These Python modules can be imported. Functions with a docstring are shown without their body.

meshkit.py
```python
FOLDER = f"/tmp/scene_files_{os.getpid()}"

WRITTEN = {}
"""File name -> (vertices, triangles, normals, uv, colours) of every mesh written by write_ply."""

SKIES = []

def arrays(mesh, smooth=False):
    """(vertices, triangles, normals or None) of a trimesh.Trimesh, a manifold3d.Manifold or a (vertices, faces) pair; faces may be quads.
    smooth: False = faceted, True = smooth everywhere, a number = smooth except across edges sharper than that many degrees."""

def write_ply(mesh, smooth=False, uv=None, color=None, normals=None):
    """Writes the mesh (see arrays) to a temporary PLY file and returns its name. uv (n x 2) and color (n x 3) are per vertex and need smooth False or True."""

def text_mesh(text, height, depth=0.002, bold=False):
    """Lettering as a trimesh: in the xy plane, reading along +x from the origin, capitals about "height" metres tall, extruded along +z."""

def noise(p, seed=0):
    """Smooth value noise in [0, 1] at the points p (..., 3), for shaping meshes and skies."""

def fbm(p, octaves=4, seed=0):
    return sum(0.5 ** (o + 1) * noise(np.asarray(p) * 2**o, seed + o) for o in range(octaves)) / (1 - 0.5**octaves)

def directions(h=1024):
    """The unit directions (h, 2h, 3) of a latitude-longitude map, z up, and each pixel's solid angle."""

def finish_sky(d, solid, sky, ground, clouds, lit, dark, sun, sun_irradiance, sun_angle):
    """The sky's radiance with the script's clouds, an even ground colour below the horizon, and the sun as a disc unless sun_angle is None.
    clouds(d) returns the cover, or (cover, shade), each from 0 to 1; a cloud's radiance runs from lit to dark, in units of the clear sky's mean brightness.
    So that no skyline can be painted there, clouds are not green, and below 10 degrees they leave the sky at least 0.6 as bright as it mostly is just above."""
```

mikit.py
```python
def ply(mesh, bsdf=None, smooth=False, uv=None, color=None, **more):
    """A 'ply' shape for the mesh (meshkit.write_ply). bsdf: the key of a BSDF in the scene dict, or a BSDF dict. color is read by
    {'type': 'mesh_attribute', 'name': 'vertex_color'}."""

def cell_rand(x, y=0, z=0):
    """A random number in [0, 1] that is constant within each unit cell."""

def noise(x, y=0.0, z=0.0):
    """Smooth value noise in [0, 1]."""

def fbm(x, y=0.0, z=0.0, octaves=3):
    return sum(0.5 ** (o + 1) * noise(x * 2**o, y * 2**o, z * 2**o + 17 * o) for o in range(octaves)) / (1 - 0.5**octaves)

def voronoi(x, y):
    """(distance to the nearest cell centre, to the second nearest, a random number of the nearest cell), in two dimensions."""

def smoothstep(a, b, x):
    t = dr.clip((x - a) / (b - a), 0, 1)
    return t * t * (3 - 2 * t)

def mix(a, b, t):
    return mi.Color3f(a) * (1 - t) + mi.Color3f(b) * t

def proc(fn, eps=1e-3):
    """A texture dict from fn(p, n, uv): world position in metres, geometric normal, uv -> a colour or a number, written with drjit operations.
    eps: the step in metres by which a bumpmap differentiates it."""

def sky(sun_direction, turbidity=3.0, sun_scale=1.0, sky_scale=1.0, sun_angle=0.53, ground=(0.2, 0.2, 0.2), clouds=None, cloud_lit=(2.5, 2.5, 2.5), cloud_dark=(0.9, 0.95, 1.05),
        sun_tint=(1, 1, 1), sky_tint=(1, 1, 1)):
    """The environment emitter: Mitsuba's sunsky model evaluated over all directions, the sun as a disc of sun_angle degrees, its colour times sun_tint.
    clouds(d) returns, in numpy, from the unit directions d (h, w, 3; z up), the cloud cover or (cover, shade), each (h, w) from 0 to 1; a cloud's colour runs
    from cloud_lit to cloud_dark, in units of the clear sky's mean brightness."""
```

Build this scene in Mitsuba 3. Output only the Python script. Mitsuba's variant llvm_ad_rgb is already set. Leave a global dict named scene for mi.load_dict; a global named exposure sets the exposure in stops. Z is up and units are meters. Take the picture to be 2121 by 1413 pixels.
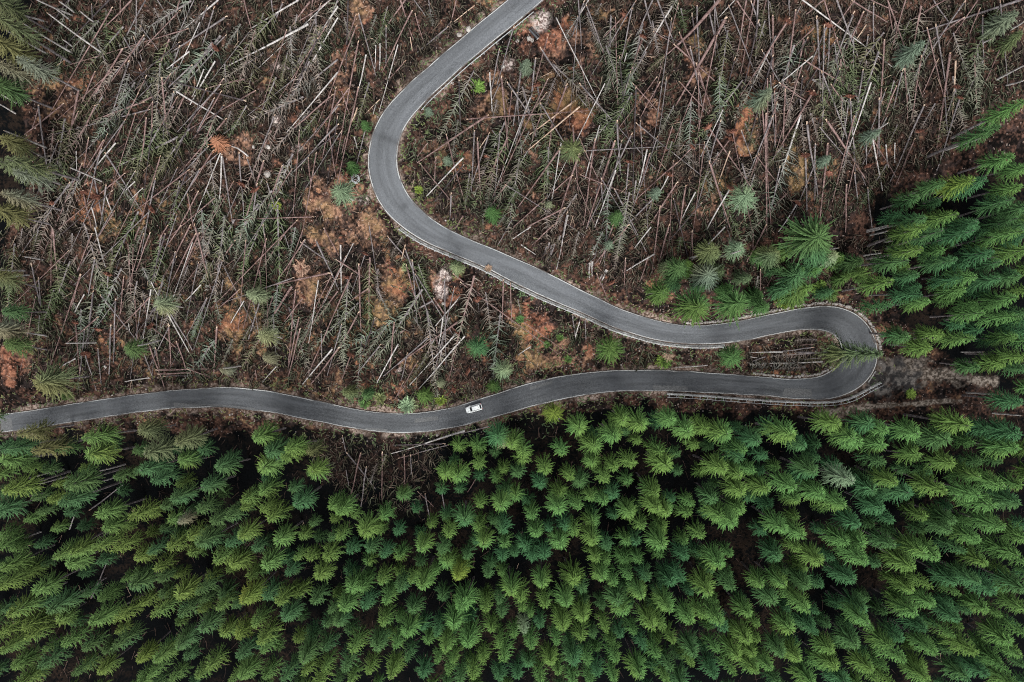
import math, random
import numpy as np, trimesh, mitsuba as mi, drjit as dr, mikit, meshkit
from mikit import noise, fbm, cell_rand, smoothstep, mix
from scipy.interpolate import RBFInterpolator, RectBivariateSpline
from scipy.spatial import cKDTree
from shapely.geometry import Polygon, Point, LineString
import shapely

T = mi.ScalarTransform4f
scene, labels = {}, {}
# ---------------------------------------------------------------- camera, sky, exposure
H, PXM = 230.0, 8.0                                   # flying height above the hairpin, photograph pixels per metre there
CX, CY = 1060.5, 706.5
scene['camera'] = {'type': 'perspective', 'fov': 2 * math.degrees(math.atan(CX / PXM / H)), 'fov_axis': 'x', 'near_clip': 1.0, 'far_clip': 3000.0,
                   'to_world': T().look_at(origin=[0, 0, H], target=[0, 0, 0], up=[0, 1, 0])}
scene['sky'] = mikit.sky((0.08, -0.68, 0.73), turbidity=3, sun_scale=0.3, sun_angle=36, sun_tint=(0.82, 1.0, 1.30), clouds=lambda d: 1.0, cloud_lit=(0.46, 0.48, 0.51))
exposure = 3.75
rng = np.random.default_rng(7)
ROAD = """1,876,18,21 31,873,19,20 62,870,20,19 92,866,21,19 123,861,21,18 153,856,21,19 184,851,20,19 214,846,20,19 245,841,19,20 275,836,19,20 306,832,18,21 336,828,18,21 367,825,18,21 398,824,19,22 428,823,20,22 459,823,22,21 490,825,23,21 521,829,24,21 551,833,25,21 581,838,24,20 612,844,24,21 642,850,23,21 672,855,22,21 703,861,21,22 733,866,20,22 764,870,19,23 794,873,19,23 825,875,19,23 856,875,20,22 887,873,21,22 917,869,22,21 947,864,23,21 977,856,24,21 1007,847,25,22 1036,838,25,23 1065,829,26,24 1095,819,25,25 1125,811,24,26 1154,804,24,26 1185,798,23,26 1215,794,23,25 1246,791,23,24 1277,789,23,23 1308,789,23,22 1338,789,24,22 1369,789,24,22 1400,790,23,22 1431,791,23,22 1462,793,22,22 1492,794,21,22 1523,796,21,22 1554,798,20,22 1585,800,20,21 1615,804,21,20 1646,807,23,20 1677,807,25,21 1707,804,28,25 1736,793,31,30 1761,775,34,35 1777,749,35,39 1777,719,35,40 1765,690,33,37 1743,670,31,32 1714,661,27,28 1683,661,23,26 1652,664,21,25 1622,669,21,24 1591,674,22,23 1561,679,24,21 1531,684,24,20 1500,688,24,19 1469,691,23,19 1439,692,22,19 1408,691,21,19 1377,687,21,20 1347,681,21,21 1317,672,21,21 1288,663,21,22 1259,652,20,23 1231,639,20,24 1203,626,20,24 1175,613,22,25 1148,599,24,25 1120,585,26,25 1093,571,27,24 1065,558,26,23 1037,545,24,22 1009,532,23,21 981,521,22,21 952,509,22,22 924,497,22,23 896,483,24,25 870,466,26,26 847,447,28,28 826,424,31,29 810,398,33,30 798,369,32,31 792,339,31,32 793,308,29,32 801,279,29,30 815,251,29,28 833,226,28,27 853,203,26,27 875,181,26,26 898,161,25,25 921,140,25,25 944,120,25,24 968,100,25,24 991,80,25,25 1015,60,25,25 1039,41,25,25 1063,21,25,25 1086,2,25,25 1110,-18,25,25 1133,-38,26,26"""
# ---------------------------------------------------------------- what stands where, read off the photograph (pixels of 2121 x 1413; at() turns them into ground points)
CROPS = dict(a=(0, 0, 3.006), b=(700, 0, 3.006), c=(1400, 0, 2.942), d=(0, 470, 3.006), e=(700, 470, 3.006), f=(1400, 470, 2.942), h=(1350, 600, 4.242), i=(0, 940, 2.987), j=(700, 940, 2.987), k=(1400, 940, 2.942))
# wind-felled trunks: base x y, tip x y, bark (r red-brown, g grey, p pale, y fresh wood, d dark), c = with boughs, C = boughs down to the base, nothing = bare log
FELLED = dict(
a="""1360 0 1070 240 pc,1400 110 930 400 g,1180 320 980 470 p,1190 410 950 620 g,1860 0 1560 170 p,2060 0 1850 130 r,1920 150 1420 400 p,1930 10 1720 300 rc,2104 40 1860 410 pc,2104 110 1920 410 p,2104 370 1690 700 gc,2104 450 1780 820 p,
2060 600 1830 790 r,2104 660 1860 930 g,2104 780 1800 1090 g,2090 560 2000 1010 r,2050 840 2090 1100 r,980 0 1090 170 gc,850 0 840 230 g,750 0 740 90 r,1120 0 1085 100 r,820 0 640 170 r,570 30 570 170 g,1520 0 1580 270 r,1690 0 1700 110 g,1760 20 1680 200 g,1950 0 1920 250 rc,
1290 40 1220 200 g,1330 60 1250 280 g,1100 570 1400 750 p,1340 380 1180 650 p,1270 430 1190 600 p,1370 530 1090 820 g,1330 620 1220 820 g,1390 660 1190 860 d,1400 750 1110 1080 r,1180 540 1000 900 rc,1080 580 1030 740 g,980 460 970 610 y,1010 500 1040 890 r,960 600 520 790 rc,
880 640 560 750 r,950 640 930 890 r,910 740 870 1000 r,760 310 590 580 r,800 390 690 700 g,770 230 880 430 g,880 170 980 310 g,840 250 880 380 g,630 520 450 770 rc,590 450 500 640 r,490 560 370 1180 rc,390 650 140 830 r,240 660 300 1200 g,240 670 190 800 r,720 890 580 1050 p,
640 880 530 1040 r,550 870 510 1040 r,475 940 465 1050 p,660 960 880 1320 g,590 1120 640 1413 g,570 1290 590 1413 p,520 1200 560 1413 r,660 1160 620 1400 g,660 1220 700 1340 p,840 1130 770 1190 p,890 1170 800 1250 p,1320 950 1170 1170 r,1240 1060 1030 1413 g,1160 1080 1020 1400 d,
1380 970 1360 1250 p,1385 980 1440 1380 g,1490 960 1510 1350 g,1540 990 1590 1150 g,1640 1010 1510 1413 r,1600 1160 1560 1400 g,1170 1220 1200 1413 r,1230 1200 1110 1413 r,1920 990 1930 1160 r,1290 920 1110 1090 g,
580 190 690 480 dC,530 280 470 420 dC,960 50 1060 260 dC,1400 400 1420 640 gC,1440 690 1390 830 dC,1600 320 1530 620 dC,1720 480 1590 780 dC,1850 90 1790 380 dC,2000 290 1890 520 dC,1540 660 1430 850 dC,1930 690 1640 1000 dC,870 790 770 1000 dC,770 540 730 650 dC,900 880 840 1160 dC,
1180 800 880 1220 dC,1080 920 940 1160 dC,1310 1000 1360 1340 dC,1280 1170 1400 1413 dC,410 740 340 1180 dC,640 600 490 830 dC,480 790 560 860 dC,660 60 660 240 dC,420 280 340 480 dC,890 90 860 260 dC,1120 410 890 610 dC,1640 80 1590 260 dC,1790 330 1740 560 dC,720 1120 860 1300 dC,1250 100 1180 200 dC,1640 330 1400 480 dC,1990 690 1830 900 dC,1500 150 1400 300 gC,420 1200 380 1413 dC""",
b="""420 0 190 310 rc,130 90 235 470 g,460 70 270 450 r,475 0 540 90 g,565 0 590 160 gc,485 100 530 260 r,610 0 590 50 r,300 170 295 390 g,235 280 225 440 p,262 270 255 430 p,175 340 120 570 p,110 100 20 340 r,850 35 720 130 y,700 140 600 250 d,680 170 490 320 g,410 390 310 500 r,
450 230 460 310 y,20 560 70 710 r,240 640 215 710 p,260 620 150 720 y,120 670 70 790 y,50 850 20 960 r,100 850 115 920 p,945 450 960 690 p,1020 490 1060 940 r,1140 440 1090 780 g,1230 370 1190 670 g,1010 520 960 620 g,1060 520 1240 780 g,1170 700 1100 900 g,1290 590 1180 730 r,930 720 490 1010 r,
1270 310 1430 540 g,1340 400 1650 690 gC,1490 590 1650 780 dC,1480 625 1170 850 y,1505 665 1160 950 y,1420 540 1290 870 r,1560 0 1400 260 pc,1530 20 1460 220 g,1550 40 1660 340 g,1780 100 1620 260 r,1830 60 1760 390 g,1900 230 1740 700 rc,1720 890 1550 1413 r,1960 0 1840 250 g,2080 40 1870 380 p,
1990 0 2104 280 g,1910 0 1990 310 g,2104 290 1920 450 rc,1970 200 2100 270 r,2000 520 1890 720 r,1800 330 1780 400 p,850 820 830 1190 g,870 880 890 1270 r,940 840 880 920 y,1000 910 920 1320 rc,780 985 550 1220 p,780 1030 600 1250 d,1390 890 1330 1250 p,1380 930 1120 1290 r,1500 970 1350 1413 r,
1630 780 1540 1110 p,1600 880 1530 1400 r,1740 770 1760 1060 g,1730 1060 1600 1413 p,1640 1150 1660 1330 g,1925 930 1860 1200 p,1940 960 1870 1200 r,1810 1010 1790 1260 g,2104 1020 1800 1290 r,2060 1090 2000 1200 p,2104 1150 1930 1413 r,610 990 595 1150 r,570 1000 580 1060 y,560 890 490 970 r,1290 1240 1090 1413 r,1450 1100 1330 1200 r,1400 1300 1180 1413 r,
310 40 250 260 dC,40 110 90 290 dC,1350 490 1290 670 dC,990 620 960 770 gC,960 810 1060 950 dC,1190 820 1090 1020 dC,1180 940 1040 1190 dC,1120 1170 1030 1330 dC,1710 440 1650 610 dC,1830 580 1640 930 dC,1550 80 1640 320 dC,2090 660 2000 840 dC,240 90 190 230 dC,1580 190 1720 420 dC,1660 970 1610 1110 dC,1460 420 1570 580 dC,1640 20 1600 100 dC,820 1080 790 1300 gC,2080 880 2040 1010 gC,1820 420 1760 580 dC,1040 1340 990 1413 dC""",
c="""360 0 265 100 p,265 0 0 280 r,430 0 380 310 r,480 0 400 440 r,500 0 490 400 g,550 0 520 160 rc,590 100 600 480 r,370 0 490 170 r,205 80 280 420 g,300 120 0 640 r,90 300 170 680 g,130 40 145 380 g,100 100 130 340 d,0 280 350 580 r,130 400 260 770 r,680 130 390 590 r,610 220 400 660 pc,690 0 700 90 g,900 0 800 80 r,980 0 1140 400 g,
1090 0 940 200 r,1140 80 960 480 r,1080 90 970 380 g,860 120 895 720 g,905 170 900 640 g,940 160 930 430 g,840 170 620 390 rc,835 340 600 530 p,780 240 670 760 rc,770 470 760 620 d,830 570 600 960 rR,1085 10 1300 130 r,1190 0 1360 70 r,1400 0 1320 300 r,1205 30 1210 370 g,1170 220 1150 390 g,1160 150 1095 250 y,1190 500 1060 900 p,1140 430 1070 880 g,1060 590 1015 860 gR,
950 520 1040 630 r,790 370 1010 500 r,640 510 800 610 r,1640 0 1360 160 r,1840 0 1660 270 r,2100 0 1500 190 g,1750 110 1500 280 r,1570 0 1680 140 g,1990 260 1870 540 r,1850 60 1800 200 r,1870 100 1880 390 g,1705 370 1690 760 y,1670 330 1600 900 r,1590 380 1510 560 r,1640 590 1660 800 g,1730 600 1600 1040 g,1510 650 1310 1110 g,1450 860 1350 1120 r,
1495 350 1440 740 r,1380 440 1330 660 g,1395 430 1415 720 r,1240 610 1245 950 g,1340 530 1250 760 r,1335 870 1340 990 p,1280 880 1300 1020 p,1200 850 1265 1160 p,1160 870 1170 1000 g,920 740 1200 1150 r,610 640 540 900 r,600 560 610 880 r,550 700 560 1413 r,510 690 520 760 d,800 760 870 1200 g,850 880 850 1250 g,925 880 880 1390 r,1040 1130 1040 1413 r,1090 1060 1115 1240 g,1170 1150 1200 1400 g,
790 950 805 1280 gR,760 700 560 1310 pc,740 1240 630 1410 p,195 780 470 1160 rR,330 920 260 1120 y,330 850 220 1000 rR,400 800 470 980 g,210 1000 340 1413 r,330 1150 190 1400 p,60 1140 20 1400 r,100 900 0 1000 rR,120 1170 40 1330 p,500 950 450 1120 r,
30 50 60 200 dC,280 120 380 400 dC,540 130 480 340 dC,570 10 600 110 dC,760 40 710 130 dC,700 220 600 410 dC,1160 370 1150 510 dC,240 410 330 570 dC,540 340 360 710 gC,650 480 700 740 dC,900 620 890 890 dC,820 690 870 860 dC,1430 110 1360 280 dC,1340 170 1270 370 dC,1260 420 1180 610 dC,1330 490 1270 710 dC,1690 200 1800 490 dC,1580 630 1480 810 dC,1050 890 1000 1110 dC,1080 870 1130 990 dC,190 750 200 990 gC,50 940 140 1010 dC,420 750 490 910 dC,650 890 560 1010 dC,240 990 120 1180 dC,1090 570 1180 730 dC,1480 410 1430 560 dC,1350 760 1290 900 dC,1000 250 950 420 dC,730 780 700 930 dC,1600 150 1560 330 dC,30 740 20 930 dC,480 1060 420 1250 dC,1180 30 1150 150 dC""",
d="""330 0 370 470 rc,590 0 650 250 p,570 50 460 300 r,590 200 540 430 g,495 310 440 500 r,525 420 455 530 p,870 0 770 240 rc,930 50 840 280 r,1180 0 1000 340 r,1215 50 1040 380 r,1240 40 1120 300 r,1120 0 1020 130 r,1040 0 970 100 r,1215 0 1310 400 r,1390 10 1290 120 g,1460 90 1300 310 r,1520 0 1480 130 gc,1640 0 1650 120 g,1780 30 1620 280 rc,1890 90 1730 320 r,1840 0 1800 200 gC,1750 0 1690 70 r,
2020 10 2104 180 r,1970 90 2104 390 g,1880 100 2050 220 g,2040 290 1650 370 r,1820 370 1510 870 rc,1890 440 1750 610 rR,1860 570 1790 880 r,1840 400 1790 850 r,1700 430 1640 630 rc,1620 460 1540 700 g,1520 460 1430 600 p,1480 400 1360 500 r,1390 330 1370 420 g,1350 630 1320 950 r,1290 440 1190 700 gc,1250 360 1140 470 p,940 340 1000 470 p,1040 530 1170 780 p,1055 530 1190 770 g,930 440 680 700 r,630 430 850 710 g,770 320 740 540 r,720 460 700 850 g,
800 600 805 660 p,840 450 850 700 r,895 470 920 590 r,470 600 490 920 r,580 410 520 780 g,600 570 410 720 r,530 790 590 1020 gR,470 820 360 880 p,610 760 620 980 g,690 620 670 920 g,200 250 240 480 g,195 240 215 400 d,240 330 240 490 g,865 655 915 655 y,940 620 1090 750 r,1050 620 1060 870 r,1100 720 1150 880 r,970 760 990 880 r,900 800 940 930 g,930 740 1020 1000 r,985 890 1290 885 r,1000 915 1190 910 r,1030 930 1200 925 d,930 940 770 965 p,1180 890 1320 945 r,1300 750 1230 880 g,
1590 890 1595 960 r,1720 870 1630 970 p,2070 760 1880 980 p,2104 760 1930 980 r,2000 660 2000 820 g,2104 400 1950 610 rc,1950 590 1850 740 gc,360 20 300 220 dC,370 200 390 450 dC,450 40 440 170 dC,700 120 700 270 dC,900 0 820 190 dC,1000 190 920 300 dC,1170 240 1110 410 dC,1330 370 1380 610 dC,1510 20 1460 210 dC,1280 210 1320 340 dC,890 250 970 440 gC,1960 520 1890 710 dC,250 550 240 720 dC,1110 490 1080 620 dC,1250 560 1190 710 gC,1450 700 1380 860 dC,1900 80 1850 200 dC,620 480 590 600 dC,140 10 120 120 dC,240 20 200 150 dC,1560 620 1480 760 dC,1990 120 2060 250 dC""",
e="""440 190 580 450 rC,430 250 520 600 r,200 190 190 670 rC,130 240 140 650 r,125 540 0 760 r,0 210 190 330 r,320 70 430 200 g,420 110 395 200 y,180 390 0 510 r,590 460 70 740 gc,600 450 720 640 r,760 435 580 650 p,655 560 620 760 p,350 600 320 880 r,375 730 240 970 p,260 740 120 910 g,80 800 20 950 rR,810 545 370 860 r,740 660 430 1000 p,790 680 500 1010 p,560 690 280 930 g,490 850 400 1000 r,430 800 390 960 g,400 980 350 1075 r,420 990 370 1050 r,
730 300 910 440 r,1030 340 1020 640 r,1075 360 1080 600 r,1090 370 970 550 rc,1100 360 1120 680 r,950 290 955 400 g,870 450 880 540 g,940 560 900 640 y,1200 745 1120 800 p,1140 110 1230 170 p,1200 0 1080 80 p,1330 0 1210 110 r,1390 120 1400 200 r,1710 0 1630 230 r,1800 0 1600 230 r,1950 0 1850 130 p,2060 0 1990 250 r,1970 170 1800 270 p,1790 200 1785 360 r,1930 190 1880 340 r,
950 1240 760 1290 g,790 1270 330 1413 p,680 1360 480 1413 g,650 1350 340 1360 d,1460 550 1480 700 g,1505 590 1480 690 p,1540 580 1545 700 g,30 1310 50 1413 g,500 230 570 440 dC,1100 380 1000 560 dC,1120 450 1150 580 dC,240 380 330 560 dC,470 560 530 660 gC,250 260 240 420 dC,1600 560 1650 690 gC,400 60 330 180 dC,900 280 860 420 dC,300 620 170 800 dC,560 800 450 950 dC,1500 30 1460 200 dC,1760 60 1720 260 dC,1650 30 1560 200 gC,600 700 520 850 dC,700 560 600 700 dC""",
f="300 0 100 200 p,100 40 105 180 r,470 40 475 150 r,545 0 440 200 r,515 270 515 400 r,620 240 560 360 r,560 120 520 280 dC,500 300 480 430 dC,30 60 10 160 dC",
h="1150 548 860 552 p,1500 632 860 662 pc,1400 510 1150 540 g,870 590 940 600 p,1420 480 1310 490 r,1000 590 890 630 g,490 665 0 695 p,1450 440 1150 450 dC,1400 560 1050 590 dC,1350 680 1000 700 dC,1250 420 1000 480 dC,1480 600 1250 620 dC",
i="430 470 470 340 p,565 340 760 190 g,565 890 690 610 g",
j="275 0 270 300 r,410 20 410 190 r,140 0 80 250 r,450 20 450 130 g,50 100 65 200 g,380 25 490 0 r,175 90 140 330 g,60 0 230 220 g,640 200 660 370 g,540 250 575 470 g,500 240 590 330 r,870 130 800 240 r,300 0 250 130 dC,200 180 240 60 dC")
# standing broken trunks: foot x y, top x y
SNAGS = dict(a="590 140 500 70,650 340 300 85,450 95 230 0,435 125 340 50,460 75 370 10,285 330 40 190,450 330 150 150,450 290 395 250,340 325 265 280,270 130 80 80,300 450 140 330,100 640 0 585,95 705 0 650,290 920 30 815,635 1130 440 1045",
c="1145 830 1290 750,1645 915 1850 845,1955 485 2121 400,2015 520 2121 490,1865 265 1920 240,2040 180 2121 130,1785 1035 1930 985,1165 1405 1290 1375",
d="600 720 410 725,1000 705 860 740,265 205 150 185,180 300 0 318,155 272 0 270,1500 865 1390 880",
f="1165 30 1290 0,1185 50 1290 25,1270 92 1320 85,1145 175 1250 160,920 135 990 128,800 195 880 180,1740 762 1870 762,1770 1010 1950 1022,1930 1135 2100 1150,270 180 390 145,85 190 130 178",
i="420 140 250 185,310 0 100 45,395 95 180 150,740 135 630 170,775 65 620 105,100 465 0 500,255 482 155 520,300 240 190 260")
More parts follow.
